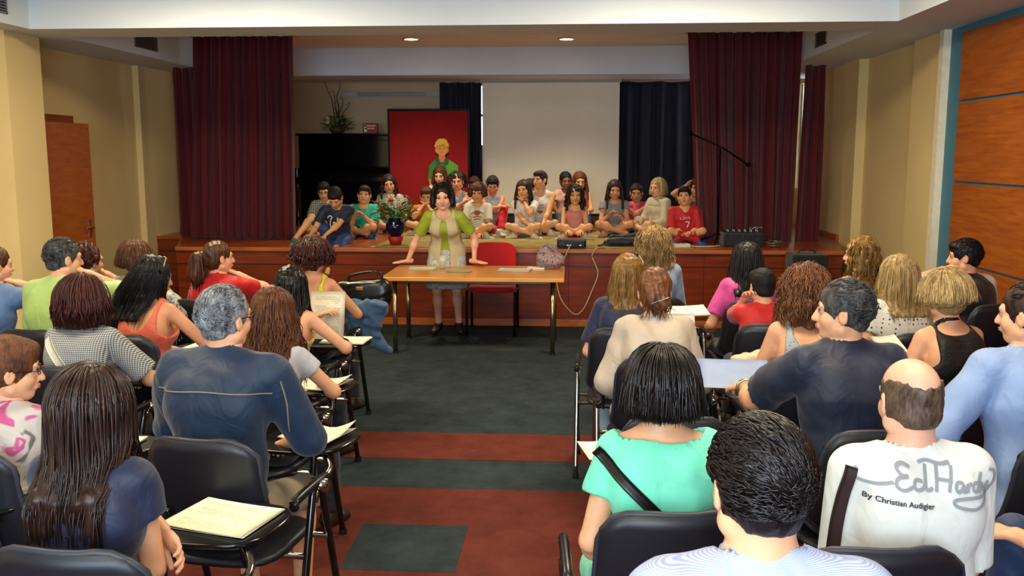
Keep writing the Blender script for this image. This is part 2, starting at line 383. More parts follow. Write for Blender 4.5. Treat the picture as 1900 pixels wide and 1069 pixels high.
# ------------------------------------------------------------------ people
SKIN = {'a': 'd99f78', 'b': 'c98c66', 'c': 'b87a52', 'k': 'd49a66', 'd': '8a5636', 'p': 'dba486'}
HAIRC = {'black': ('060404', '1c1412'), 'dark': ('140a06', '38211a'), 'brown': ('2c150a', '5a3218'), 'chest': ('341a0e', '6a3e20'), 'auburn': ('3c1e0e', '80502c'),
         'blond': ('66502c', 'c4a46c'), 'blond2': ('8a6a30', 'e8d088'), 'sandy': ('5e4424', 'a88450'), 'grey': ('2c2c30', '9a9a9c'), 'saltp': ('141312', '54524e'), 'bald': ('2e221a', '6a5444'), 'redd': ('240c08', '4c1c12'), 'dgold': ('4a3010', '9c7434')}
def hand_prims(wr, el, s, side, curl=25, palm=None, spread=1.0):
    """palm, four fingers and a thumb beyond the wrist; palm = direction the palm faces"""
    D = unit(wr-el); Pn = A3(0, 0, -1) if palm is None else unit(palm); Pn = unit(Pn-D*(Pn @ D)); X = np.cross(D, Pn)  # across the hand
    th = -side if False else 1
    # thumb side: towards the body centre when the palm faces down
    Tm = X if (side < 0) else -X
    out = [cap_(wr-D*.04*s, wr+D*.01*s, .026*s, .024*s, .01), cap_(wr+D*.012*s, wr+D*.062*s, .026*s, .034*s, .012, S=(1.15, 1, .5), R=np.stack([Tm, D, Pn]))]
    for i, (o, ln, r) in enumerate(((.030, .070, .0088), (.010, .078, .009), (-.010, .073, .0086), (-.029, .058, .0078))):
        p = wr+D*(.085-.004*abs(i-1))*s+Tm*o*s*1.0; c = curl*(1+.12*i); d = D*1.0+Tm*.10*(1-i*.55)*spread
        seg = [.46, .31, .23]; a = math.radians(c*.5); q = p-D*.03*s
        out.append(cap_(q, p, r*s*1.1, r*s, .006))
        for j in range(3):
            dd = unit(unit(d)*math.cos(a)+Pn*math.sin(a)); q = p+dd*ln*s*seg[j]; out.append(cap_(p, q, r*s*(1-.08*j), r*s*(1-.08*(j+1)), .004)); p = q; a += math.radians(c)
    p = wr+D*.022*s+Tm*.024*s; d1 = unit(D*.72+Tm*.72+Pn*.25); p1 = p+d1*.042*s; d2 = unit(D*.9+Tm*.35+Pn*.3*(curl/25)); p2 = p1+d2*.030*s; p3 = p2+unit(D+Pn*.3*(curl/25))*.026*s
    out += [cap_(p, p1, .014*s, .0115*s, .008), cap_(p1, p2, .0108*s, .0098*s, .004), cap_(p2, p3, .0098*s, .0085*s, .004)]
    return out
def surf_y(fl, x, z, back=True):
    """y of the first surface met at (x,z) coming from behind (or from the front)"""
    F, lo, h = fl; i = (x-lo[0])/h; k = (z-lo[2])/h; i0 = int(np.clip(i, 0, F.shape[0]-2)); k0 = int(np.clip(k, 0, F.shape[2]-2)); a = i-i0; b = k-k0
    c = F[i0, :, k0]*(1-a)*(1-b)+F[i0+1, :, k0]*a*(1-b)+F[i0, :, k0+1]*(1-a)*b+F[i0+1, :, k0+1]*a*b
    ins = np.where(c < 0)[0]
    if len(ins) == 0: return None
    if back: j = ins[0]; return lo[1]+h*(j-c[j]/(c[j]-c[j-1]))
    j = ins[-1]; return lo[1]+h*(j+c[j]/(c[j]-c[j+1]))
LOCKN = {'short': 0}
def person(label, px, py, Yh, rot=0, base='chair', s=1.0, hs=1.0, b=1.0, sex='f', skin='a', hair=('short', 'dark'), top=None, bot=None, head=(0, 0, 0), lean=4, side=0, tw=0,
           arms=None, legs=None, floor=0., seat=.45, shoe=None, hv=.011, glasses=None, locks=None, group=None, slump=1.0, world=None, belly=0, curl=25, palms=(None, None), hdir=(None, None), neckf=.02, zfix=None, fine=False, seed=1, swf=1.0, eyes=True, hy=0., lipc='b0605a', nl=.062, extra=None):
    """px,py: the place of the top of the head in view; Yh: its distance down the room"""
    T = PY(px, py, Yh) if world is None else A3(*world)
    hz = {'chair': seat+.085*s, 'cross': .085*s+hy, 'kneel': .25*s+hy, 'stand': .90*s, 'edge': .085*s+hy}[base]+floor
    le = math.radians(lean); sd = math.radians(side)
    def dvec(f): return unit(A3(math.sin(sd)*f, math.sin(le*f), math.cos(le*f)*math.cos(sd*f)))
    d1, d2, d3 = dvec(.6), dvec(1.), dvec(1.3*slump); Rh = rZ(head[0]) @ rX(-head[1]) @ rY(head[2])
    def build(tl):
        hip = A3(0, 0, hz); ws = hip+d1*.17*tl*s; ch = ws+d2*.17*tl*s; nb = ch+d3*.155*tl*s
        nk = unit(d3*.5+A3(0, neckf*4, 1)); H = nb+nk*nl*s+Rh @ A3(0, .012, .105)*hs
        return hip, ws, ch, nb, H, H+Rh @ A3(0, -.01, .118*hs)
    lo_, hi_ = .6, 1.6
    for _ in range(30):
        tl = (lo_+hi_)/2
        if build(tl)[5][2]+.012 < T[2]: lo_ = tl
        else: hi_ = tl
    hip, ws, ch, nb, H, top_ = build(tl)
    cr, sr = math.cos(math.radians(rot)), math.sin(math.radians(rot))
    rx, ry = T[0]-(cr*top_[0]-sr*top_[1]), T[1]-(sr*top_[0]+cr*top_[1])
    off = A3(0, 0, floor)   # the object's origin sits on its floor
    LAT = rZ(tw) @ unit(A3(math.cos(sd), 0, -math.sin(sd))); R = np.stack([LAT, unit(np.cross(d2, LAT)), d2]); R[1] = unit(np.cross(R[2], R[0]))
    Rp = I3
    fem = sex == 'f'; sw = (.155 if fem else .182)*s*(.6+.4*b)*swf*(1 if s > .9 else .92); scn = ch+d3*.115*tl*s
    shs = [scn+LAT*q*sw for q in (-1, 1)]; hipj = [hip+A3(q*.088*s*b**.5, 0, 0) for q in (-1, 1)]
    kk = .03*s; bb = b
    FB = (1, .82, 1)
    def torso(g=0., full=True):
        o = [cap_(hip+A3(-.06*s, 0, -.005), hip+A3(.06*s, 0, -.005), .098*s*bb**.5+g, .098*s*bb**.5+g, kk),
             cap_(hip+d1*.03*s, ws, (.092 if fem else .096)*s*bb+g, (.083 if fem else .094)*s*bb+g, kk, S=(1.3, .98, 1), R=R),
             cap_(ws, ch, (.083 if fem else .094)*s*bb+g, (.098 if fem else .108)*s*(.4+.6*bb)+g, kk, S=(1.3, .95, 1), R=R),
             cap_(ch, scn-d3*.015*s, (.098 if fem else .108)*s*(.4+.6*bb)+g, .068*s*(.4+.6*bb)+g, kk, S=(1.32, .92, 1), R=R)]
        sr_ = (.044 if fem else .052)*s*(.5+.5*bb)
        if full: o += [cap_(shs[0]*.9+scn*.1, shs[1]*.9+scn*.1, sr_+g, sr_+g, kk)]
        else: o += [cap_(shs[0]*.5+scn*.5, shs[1]*.5+scn*.5, sr_+g, sr_+g, kk)]
        o += [cap_(nb+d3*.02*s, scn+LAT*q*sw*(.72 if full else .5)+d3*.012*s, .046*s+g*.6, .036*s+g*.8, kk*.9) for q in (-1, 1)]
        if fem and s > .86: o += [ell_(ch+R[0]*q*.070*s+R[1]*.078*s*bb+d2*.005*s, (.058*s*bb+g*.7, .045*s*bb+g*.7, .056*s*bb+g*.7), .05*s) for q in (-1, 1)]
        if belly: o.append(ell_((hip+ws)*.5+A3(0, .07*s*bb, .03), (.14*s*bb+g, .10*s*bb+g, .12*s+g), .05))
        # shoulder blades and buttocks
        o += [ell_(ch+R[0]*q*.070*s-R[1]*.050*s*bb+d2*.03*s, (.065*s+g, .038*s+g, .085*s+g), .06*s) for q in (-1, 1)]
        o += [ell_(hip+A3(q*.075*s, -.035*s, -.015*s), (.085*s*bb**.5+g, .085*s+g, .07*s+g), .03*s) for q in (-1, 1)]
        return o
    # arms: targets in local metres relative to hip (x to the person's right)
    lu, lf = .28*s, .245*s
    if arms is None: arms = ((-.09, .30, .06), (.09, .30, .06))
    AR = []
    for q, sh_, tg in zip((-1, 1), shs, arms):
        pole = A3(q*.5, -.45, -.85)
        if tg is None: tg = (q*.24*s, .05, -.08)
        if isinstance(tg, dict) and 'w' in tg:
            w_ = A3(*tg['w'])-A3(rx, ry, 0); tg = dict(pole=tg['pole'], t=tuple(A3(cr*w_[0]+sr*w_[1], -sr*w_[0]+cr*w_[1], w_[2])-hip))
        if isinstance(tg, dict): pole = A3(*tg['pole']); tt = tg['t']; org = hip
        else: tt = tg; org = hip
        tgt = org+A3(*tt)*1.0 if not (isinstance(tg, dict) and tg.get('head')) else H+Rh @ A3(*tt)*hs
        el, wr = ik(sh_, tgt, lu, lf, pole); AR.append((sh_, el, wr))
    def armp(i, g=0., frac=9., flare=0.):
        sh_, el, wr = AR[i]; o = []; ra = (.041 if fem else .048)*s*(.4+.6*bb); re = (.034 if fem else .038)*s*(.5+.5*bb)
        if frac <= 0: return o
        if frac < 1:
            e = sh_+(el-sh_)*frac; d = unit(el-sh_); o.append(cap_(sh_, e+d*.05*s, ra+g, ra+(re-ra)*frac+g+flare, .014, clip=(e, d)))
        else:
            o.append(cap_(sh_, el, ra+g, re+g+flare*.5, .014))
            if frac < 2:
                e = el+(wr-el)*(frac-1); d = unit(wr-el)
                if frac > 1.02: o.append(cap_(el, e+d*.04*s, re+g+flare*.5, re*.75+g+flare, .012, clip=(e, d)))
            else: o += [cap_(el, wr, re+g, .0235*s+g*.6, .012), ell_(el+(wr-el)*.28, (re*1.06+g, re*1.06+g, re*1.06+g), .03)]
        return o
    lt, ls = .41*s, .40*s
    if legs is None:
        if base == 'chair': legs = ((-.11, .40*s, .08-hz+floor), (.11, .40*s, .08-hz+floor)) 
        elif base == 'cross': legs = ((.15*s, .27*s, -.03*s), (-.15*s, .33*s, -.03*s))
        elif base == 'kneel': legs = ((-.09, -.12*s, .05-hz+floor), (.09, -.12*s, .05-hz+floor))
        else: legs = ((-.09, .0, .08-hz+floor), (.10, -.02, .08-hz+floor))
    LG = []
    for q, hj, tg in zip((-1, 1), hipj, legs):
        pole = {'chair': A3(q*.12, 1, .9), 'cross': A3(q*1.0, .5, .38), 'kneel': A3(0, 1, .1), 'stand': A3(0, 1, 0), 'edge': A3(q*.2, 1, .8)}[base]
        if isinstance(tg, dict): pole = A3(*tg['pole']); tg = tg['t']
        kn, an = ik(hj, hip+A3(*tg), lt, ls, pole)
        if isinstance(tg, dict): pass
        if base == 'stand': fd = A3(q*.25, 1, -.10)
        elif base == 'cross': fd = A3(-q*1.0, .35, -.25)
        elif base == 'kneel': fd = A3(0, -1, -.2)
        else: fd = A3(q*.15, 1, -.12)
        LG.append((hj, kn, an, unit(fd)))
    def legp(i, g=0., frac=9., flare=0.):
        hj, kn, an, fd = LG[i]; o = []; rt = .076*s*bb**.5; rk = .05*s*bb**.3; k = .02*s
        if frac <= 0: return o
        if frac < 1:
            e = hj+(kn-hj)*frac; d = unit(kn-hj); o.append(cap_(hj, e+d*.05, rt+g, rt+(rk-rt)*frac+g+flare, k, clip=(e, d)))
        else:
            o.append(cap_(hj, kn, rt+g, rk+g, k))
            if frac > 1.02:
                f2 = min(frac-1, 1); e = kn+(an-kn)*f2; d = unit(an-kn)
                o += [cap_(kn, e+(d*.04 if frac < 2 else d*0), rk*.95+g, .043*s+g+flare if f2 < 1 else .034*s+g+flare, k, clip=(e, d) if frac < 2.5 else None)]
                if f2 > .5: bk = unit(np.cross(unit(an-kn), A3(1, 0, 0))); bk = bk if bk[1] < 0 else -bk; o.append(ell_(kn+(an-kn)*.3+bk*.014*s, (.045*s+g, .045*s+g, .075*s+g), .03))
        return o
    def footp(i, g=0.):
        hj, kn, an, fd = LG[i]; dn = unit(A3(0, 0, -1)+fd*.0); hl = an-fd*.03*s+dn*.035*s; ml = an+fd*.09*s+dn*.045*s; to = an+fd*.145*s+dn*.052*s
        return [cap_(an, hl, .033*s+g, .028*s+g, .02), cap_(hl, ml, .027*s+g, .026*s+g, .02), cap_(ml, to, .028*s+g, .020*s+g, .015, S=(1.2, 1, .85), R=np.stack([unit(np.cross(fd, dn)), fd, dn]))]
    hands = []
    for i in (0, 1):
        sh_, el, wr = AR[i]; hands.append(hand_prims(wr, el if hdir[i] is None else wr-unit(A3(*hdir[i]))*.2, s*(1 if s > .9 else .95), -1 if i == 0 else 1, curl if np.isscalar(curl) else curl[i], palms[i]))
    def P(p): return H+Rh @ (A3(*p)*hs)
    RR = Rh.T
    jw = .94 if fem else 1.04
    neck = [cap_(nb-d3*.02*s+A3(0, .012*s, 0), P((0, -.02, -.055)), (.050 if fem else .061)*s, (.048 if fem else .058)*hs, .02)]
    skull = [ell_(P((0, -.012, .028)), A3(.074, .094, .087)*hs, .02, RR), ell_(P((0, .026, -.035)), A3(.060*jw, .060, .076)*hs, .02, RR)]
    face = skull+[ell_(P((0, .052, -.090)), A3(.026*jw, .028, .021)*hs, .02*hs, RR), ell_(P((-.034, .052, -.034)), A3(.026, .026, .026)*hs, .02*hs, RR), ell_(P((.034, .052, -.034)), A3(.026, .026, .026)*hs, .02*hs, RR),
            cap_(P((-.036, .074, .020)), P((.036, .074, .020)), .013*hs, .013*hs, .02*hs), cap_(P((-.052, .0, -.066)), P((.0, .052, -.092)), .024*hs*jw, .018*hs, .02*hs), cap_(P((.052, .0, -.066)), P((.0, .052, -.092)), .024*hs*jw, .018*hs, .02*hs),
            ell_(P((-.032, .098, .001)), A3(.018, .017, .011)*hs, .01*hs, RR, '-'), ell_(P((.032, .098, .001)), A3(.018, .017, .011)*hs, .01*hs, RR, '-'),
            cap_(P((0, .085, .008)), P((0, .104, -.034)), .008*hs, .0125*hs, .008*hs), cap_(P((-.012, .088, -.038)), P((.012, .088, -.038)), .0085*hs, .0085*hs, .006*hs),
            ell_(P((0, .082, -.062)), A3(.026, .014, .014)*hs, .01*hs, RR)]
    for q in (-1, 1):
        Re = (Rh @ rZ(q*18)).T
        face += [ell_(P((q*.079, -.004, -.012)), A3(.0085, .020, .033)*hs, .006*hs, Re), ell_(P((q*.087, .002, -.008)), A3(.006, .010, .018)*hs, .004*hs, Re, '-')]
    hbody = .0125 if s > .9 else .0115
    if fine: hbody = .010
    V = []; body = torso()+neck+skull
    for i in (0, 1): body += armp(i)+legp(i, 0, 9)+footp(i)
    v, q = nets(field(body, hbody)); V.append((v, q, 0))
    v, q = nets(field(neck+face, .0062 if s > .9 else .0058)); V.append((v, q, 0))
    for i in (0, 1): v, q = nets(field(hands[i], .0052*max(s, .8) if hv else .006)); V.append((v, q, 0))
    if eyes:
        for q in (-1, 1):
            V.append((*ball(P((q*.031, .0755, .001)), .0125*hs, n=7), 1)); V.append((*ball(P((q*.031, .0845, .001)), (.0078*hs, .0048*hs, .0078*hs), RR, n=6), 2))
            V.append((*tubes(np.array([[P((q*.016, .0875, .019)), P((q*.032, .0885, .024)), P((q*.050, .074, .018))]]), np.array([[.0028, .0036, .002]])*hs, 6, .8, False), 3))
            V.append((*tubes(np.array([[P((q*.018, .0860, .0045)), P((q*.031, .0885, .0095)), P((q*.045, .0790, .0045))]]), np.array([[.0012, .0018, .0012]])*hs, 6, .8, False), 3))
        V.append((*ball(P((0, .0930, -.0585)), A3(.020, .007, .0042)*hs, RR, n=7), 4)); V.append((*ball(P((0, .0925, -.0655)), A3(.017, .007, .005)*hs, RR, n=7), 4))
    vv, qq, mi = join(V); vv = vv-off
    hc = HAIRC[hair[1]]
    me = [mat('skin', SKIN[skin]), mat('plain', 'a89c90', rough=.3), mat('plain', '1c0e08', rough=.15), mat('plain', hc[0], rough=.7), mat('skin', lipc)]
    root = npmesh('person', vv, qq, me, None, mi); root.location = (rx, ry, floor); root.rotation_euler = (0, 0, math.radians(rot))
    tag(root, label, 'person', group)
    info = dict(H=H-off, Rh=Rh, hs=hs, s=s, hip=hip-off, nb=nb-off, ch=ch-off, ws=ws-off, AR=AR, LG=LG, root=root, off=off, R=R, scn=scn-off, LAT=LAT, P=P, sw=sw, d3=d3)
    def part(name, prims, h, m, clips=(), noise=None):
        fl = field(prims, h, clips, noise); v, q = nets(fl)
        if len(v) == 0: return None, fl
        o = npmesh(name, v-off, q, m, root); return o, fl
    # ---- top garment
    for top in (top if isinstance(top, (list, tuple)) else [top] if top else []):
        g = top.get('g', .014); sl = top.get('sleeve', .55); full = sl > 0 or top.get('cap', False)
        pr = torso(g, full)
        for i in (0, 1): pr += armp(i, g+.003, sl, top.get('flare', .006))
        if top.get('cap'): pr += sum([armp(i, g, .22, .004) for i in (0, 1)], [])
        nr = top.get('neck', .062)*s; nf = top.get('nfront', .02)*s
        pr.append(cap_(nb+d3*.01*s+A3(0, nf, 0), nb+d3*.2*s+A3(0, nf, 0), nr, nr*1.4, .004, op='-', S=(top.get('nwide', 1.15), 1, 1)))
        if top.get('vneck'): pr.append(cap_(nb+A3(0, .05*s, .0), nb+A3(0, .13*s, -top['vneck']*s), .05*s, .006*s, .004, op='-'))
        if top.get('scoop'): pr.append(ell_(nb+A3(0, .10*s, -.01*s), (.085*s, .09*s, top['scoop']*s), .006, op='-'))
        if top.get('lowback'): pr.append(ell_(nb+A3(0, -.09*s, .01*s), (top.get('bw', .10)*s, .12*s, top['lowback']*s), .006, op='-'))
        if top.get('open'): pr.append(cap_(nb+R[1]*.16*s-d2*.02*s, hip+R[1]*.16*s-d2*.25*s, top['open']*.6*s, top['open']*s, .006, op='-', S=(1, 2.6, 1), R=R))
        if top.get('long'): pr.insert(0, cap_(hip, hip-A3(0, .0, top['long']), .112*s*bb+g, .125*s*bb+g, .04, S=(1.25, .95, 1)))
        if not full:
            for i, q in ((0, -1), (1, 1)):
                c = shs[i]+LAT*q*.012*s; pr.append(cap_(c+d3*.12*s, c-d3*.085*s, .058*s, .05*s, .006, op='-', S=(.9, 2.2, 1), R=R))
        hem = hip+d1*(top.get('hem', -.01)*s)
        clips = [(hem, -d1)] if top.get('hem') is not None or base != 'stand' else [(hem, -d1)]
        to, fl = part(top.get('name', 'shirt'), pr, .0085 if s > .9 else .0095, top['m'], clips, fold(top.get('wr', .0035), seed*7+abs(int(px)), top.get('wf', 24)))
        if 'tf' not in info: info['top'] = to; info['tf'] = fl
        if top.get('collar'):
            cc = nb+A3(0, .010*s, 0); part('collar', [cap_(cc-d3*.045*s, cc+d3*.036*s, .078*s, .060*s, .006, S=(1.08, 1, 1), clip=[(cc+d3*.034*s+A3(0, .02, 0), unit(d3+A3(0, .35, 0))), (cc-d3*.05*s, -d3)]),
                 cap_(cc, cc+d3*.2*s, .050*s, .056*s, .003, op='-')], .006, top.get('cm', top['m']))
    # ---- lower garment
    if bot:
        g = bot.get("g", .009); fr = bot.get('len', 1.95); pr = torso(g)[:2]+torso(g)[-2:]
        for i in (0, 1): pr += legp(i, g, fr, bot.get('flare', .008))
        if bot.get('skirt'):
            L0, L1 = LG; f = bot['skirt']
            for t in np.linspace(.25, f, 4):
                a_ = L0[0]+(L0[1]-L0[0])*min(t, 1); c_ = L1[0]+(L1[1]-L1[0])*min(t, 1)
                if t > 1: a_ = L0[1]+(L0[2]-L0[1])*(t-1); c_ = L1[1]+(L1[2]-L1[1])*(t-1)
                pr.append(cap_(a_, c_, .085*s+g+bot.get('flare', .0)*t, .085*s+g+bot.get('flare', .0)*t, .03))
        for p_ in pr[:4]: p_['clip'] = (hip+d1*(.09 if sex == "m" or not top else .06)*s, d1)
        cl = [] if not bot.get('skirt') else [(hip+d1*(.09 if sex == "m" or not top else .06)*s, d1)]
        if bot.get('skirt') and base == 'stand': cl.append((A3(0, 0, LG[0][1][2]+bot.get('hemz', .02)), A3(0, 0, -1)))
        part(bot.get('name', 'trousers'), pr, .0125, bot['m'], cl, fold(.004, seed+3))
    if shoe:
        for i in (0, 1): part('shoe', footp(i, .008)+[cap_(LG[i][2]-LG[i][3]*.03*s+A3(0, 0, -.048*s), LG[i][2]+LG[i][3]*.14*s+A3(0, 0, -.06*s), .028*s, .027*s, .01)], .008, mat('plain', shoe, rough=.5), [(LG[i][2]+A3(0, 0, .025*s), A3(0, 0, 1))] if base in ('chair', 'stand') else [(LG[i][2]-unit(LG[i][2]-LG[i][1])*.025, unit(LG[i][1]-LG[i][2]))])
    do_hair(info, hair, sex, locks, seed, part, shs, torso)
    if glasses:
        gm = mat('plain', glasses if isinstance(glasses, str) else '18120e', rough=.2); pa = []
        for q in (-1, 1):
            c = [P((q*.032+.022*math.cos(a), .098-.006*abs(math.cos(a)+q*.6), .0+.015*math.sin(a))) for a in np.linspace(0, 6.283, 15)]
            V1 = tubes(np.array([c]), np.full((1, 15), .0016), 5, 1, False); pa.append((*V1, 0))
            c = [P((q*.054, .094, .004)), P((q*.078, .05, .004)), P((q*.080, .0, .002))]; pa.append((*tubes(np.array([c]), np.full((1, 3), .0018), 5, 1, False), 0))
        c = [P((-.010, .100, .003)), P((0, .104, .005)), P((.010, .100, .003))]; pa.append((*tubes(np.array([c]), np.full((1, 3), .0016), 5, 1, False), 0))
        v, q, _ = join(pa); npmesh('glasses', v-off, q, gm, root)
    return info
def wnoise(amp, f, seed):
    r = np.random.RandomState(seed); ph = r.uniform(0, 6, 6)
    def fn(X, Y, Z):
        return (amp*(np.sin(f*X+1.3*np.sin(f*.35*Z+ph[0])+ph[1])*np.sin(f*Y+1.3*np.sin(f*.4*Z+ph[2])+ph[3])+.5*np.sin(f*1.9*X+f*1.3*Y+ph[4]))).astype(np.float32)
    return fn
def do_hair(I, hair, sex, locks, seed, part, shs, torso):
    H, Rh, hs, P, off, s, nb = I['H']+I['off'], I['Rh'], I['hs'], I['P'], I['off'], I['s'], I['nb']+I['off']
    st, col = hair[0], hair[1]; opt = hair[2] if len(hair) > 2 else {}
    RR = Rh.T; E = lambda c, r, k=.012, op='+': ell_(P(c), A3(*r)*hs, k*hs, RR, op)
    c1, c2 = HAIRC[col]; rnd = np.random.RandomState(seed+11)
    big = s > .9; h = .0062 if big else .0072
    sub_face = [E((0, .112, -.030), (.060, .062, .088), .006, '-')]
    ears = [E((q*.092, .014, -.030), (.030, .032, .038), .006, '-') for q in (-1, 1)]
    tm = mat('hair', c1, c2, rough=opt.get('rough', .42 if big else .6), strand=opt.get('strand', (260, 260, 9)), spec=opt.get('spec', .32 if big else .25)); shortm = mat('hair', c1, c2, rough=opt.get('rough', .5 if big else .7), strand=(150, 150, 60), spec=opt.get('spec', .3))
    if st in ('short', 'bald', 'crop', 'boy'):
        v = opt.get('vol', 0) if st != 'bald' else -.0045
        pr = [E((0, -.016, .032), (.082+v, .100+v, .092+v)), E((0, -.052, -.030), (.064, .052, .058)), E((-.058, -.012, -.008), (.024, .050, .045)), E((.058, -.012, -.008), (.024, .050, .045))]
        if st == 'boy': pr += [E((0, .045, .075), (.066, .050, .035), .02)]
        hl = .062 if st != 'boy' else .052
        pr += [E((0, .118, -.045), (.070, .065, .045+hl), .005, '-')]+ears
        if st == 'bald': pr += [E((0, .012, .100), (.100, .125, .062), .010, '-'), E((0, -.05, .085), (.060, .075, .060), .010, '-')]
        nz = P((0, 0, -.075)); cl = [(nz, -Rh[:, 2])]
        part('hair', pr, .0055 if big else .007, shortm, cl, wnoise(.0022 if big else .0015, 170, seed))
        if big and st != 'bald' and opt.get('lk', 1): 
            # short locks combed back from the brow
            n = opt.get('n', 900); paths = []
            for _ in range(n):
                ph = rnd.uniform(-math.pi, math.pi); ps = math.acos(rnd.uniform(-.85, 1)); a = .083+v; bq = .101+v; cq = .093+v
                d = A3(math.sin(ps)*math.sin(ph), math.sin(ps)*math.cos(ph), math.cos(ps))
                if d[1] > .55 and d[2] < .62: continue
                if d[2] < .05 and d[1] > -.1: continue
                comb = A3(opt.get('sx', .15)+rnd.randn()*.3, -1+rnd.randn()*.2, rnd.randn()*.3-.5*max(0, -d[1])); tg = comb-d*(comb @ d); tg = unit(tg)
                L = rnd.uniform(.022, .042); pts = []
                for t in np.linspace(0, 1, 5):
                    e = unit(d+tg*t*L/.09); lift = 1+(.028 if d[2] > 0 else .07)*math.sin(t*2.6)+(.03 if d[2] < -.1 else 0)+rnd.uniform(-.004, .008); pts.append(P((e[0]*a*lift, -.016+e[1]*bq*lift, .032+e[2]*cq*lift)))
                paths.append(pts)
            paths = np.array(paths); rad = np.tile(np.array([.0016, .0030, .0034, .0026, .0006])*hs, (len(paths), 1)); V, Q = tubes(paths, rad, 4, .45)
            npmesh('hair_locks', V-off, Q, shortm, I['root'])['kind'] = 'stuff'
        return
    cover = opt.get('cover', .0)
    base = [E((0, -.016, .032), (.084+cover, .101+cover, .093+cover)), E((0, -.045, -.02), (.076+cover, .062+cover, .075))]
    fr = opt.get('fringe', 0)
    face = [E((0, .118, -.034-(.026 if fr else 0)), (.060+opt.get('fh', 0)*.3, .070, .104+opt.get('fh', 0)-(.036 if fr else 0)), .006, '-')]
    if st in ('tail', 'bun'):
        pr = base+face+[E((q*.088, .024, -.034), (.028, .040, .050), .006, '-') for q in (-1, 1)]
        tl = opt.get('len', .30)
        if st == 'tail':
            a = P((0, -.105, opt.get('tz', .05))); b1 = a+Rh @ A3(opt.get('tx', 0)*.3, -.045, -.02); c = b1+A3(opt.get('tx', 0), -.01, -tl)
            pr += [cap_(a, b1, .022, .034, .015), cap_(b1, (b1+c)/2, .036, .044, .02), cap_((b1+c)/2, c, .044, .012, .02)]
            part('hair', pr, h, tm, [(P((0, 0, -.085)) if False else A3(0, 0, -9), A3(0, 0, -1))], wnoise(.003, 120, seed))
            n = locks if locks is not None else 90; ps_ = []
            for _ in range(n):
                o = rnd.randn(3)*.018*A3(1, 1, .3); t = rnd.uniform(.75, 1.08)
                ps_.append([a+o*.3, b1+o, (b1+c)/2+o*1.5+rnd.randn(3)*.004, b1+(c-b1)*t*.8+o*1.2+rnd.randn(3)*.006, b1+(c-b1)*t+o*.8])
            V, Q = tubes(np.array(ps_), np.tile([.004, .006, .006, .004, .0008], (n, 1)), 4, .5); npmesh('hair_locks', V-off, Q, tm, I['root'])['kind'] = 'stuff'
            V, Q = ball(a+(b1-a)*.3, (.026, .014, .026)); npmesh('hair_tie', V-off, Q, mat('plain', opt.get('tie', '181010')), I['root'])
        else:
            bc = opt.get('bz', -.02); pr += [E((-.02, -.112, bc), (.045, .034, .05), .012), E((.03, -.108, bc-.03), (.038, .032, .04), .01), E((.0, -.100, bc+.045), (.05, .03, .04), .015)]
            part('hair', pr, h, tm, [(P((0, 0, -.105)), -Rh[:, 2])], wnoise(.0035, 95, seed))
            ps_ = []
            for _ in range(60):
                x = rnd.uniform(-.06, .06); a = P((x, -.08-rnd.uniform(0, .02), .06)); b1 = P((x*.9, -.125, .0)); c = P((x*1.1+rnd.randn()*.01, -.115, -.07)); d = P((x*1.3+rnd.randn()*.02, -.10+rnd.randn()*.01, -.12+rnd.randn()*.015)); ps_.append([a, b1, c, d])
            V, Q = tubes(np.array(ps_), np.tile([.002, .006, .005, .0006], (60, 1)), 4, .5); npmesh('hair_locks', V-off, Q, tm, I['root'])['kind'] = 'stuff'
        return
    # loose hair: bob, long, wavy, curly
    L = opt.get('len', .12 if st == 'bob' else .34); wav = opt.get('wave', .0 if st in ('bob', 'long') else .012); vol = opt.get('vol', 0.)
    gap = opt.get('gap', 58 if big else 70); flare = opt.get('flare', .02); inward = opt.get('inw', 0.0); shift = A3(*opt.get('shift', (0, 0, 0)))
    def hang(phi, r0, extra=0., LL=None, jit=0., K=9, psi0=.12):
        LL = L if LL is None else LL; out = []; psm = 1.62; a, bq, cq = .082+cover+vol*.35+extra, .099+cover+vol*.35+extra, .092+cover+extra
        ns = K//2+1
        for t in np.linspace(psi0, psm, ns):
            out.append(P((a*math.sin(t)*math.sin(phi), -.016+bq*math.sin(t)*math.cos(phi), .032+cq*math.cos(t))))
        p = out[-1]; rad = unit(A3(*(Rh @ A3(math.sin(phi), math.cos(phi), 0))*A3(1, 1, 0)))
        for t in np.linspace(0, 1, K-ns+1)[1:]:
            z = p[2]-LL*t; dz = nb[2]+.05*s-z  # below the neck the hair must lie over the shoulders
            push = flare*math.sin(min(t*1.3, 1)*1.57)*L/.3 - inward*max(0, t-.55)*2.2
            q = p+rad*push+A3(0, 0, -LL*t)+shift*t
            if dz > 0:
                f = min(dz/.10, 1); yb = (nb[1]-.075*s-.045*f*s-.01) if math.cos(phi) < .25 else (nb[1]+.075*s+.03*f)
                if math.cos(phi) < .25: q[1] = min(q[1], yb+.02-.02*f)*f+q[1]*(1-f)
                elif dz > .03: q[1] = max(q[1], yb)*f+q[1]*(1-f)
            if wav: q = q+A3(math.sin(jit*20+t*L*42), math.cos(jit*31+t*L*38), 0)*wav*min(1, t*2)
            out.append(q)
        return np.array(out)
    pr = list(base); hc_ = P((0, -.012, .028))
    def outw(pt):
        d = pt-hc_; d[:, 2] = np.where(np.arange(len(pt)) > len(pt)//2, 0, d[:, 2]); return d/(np.linalg.norm(d, axis=1, keepdims=True)+1e-6)
    g0 = math.radians(gap)
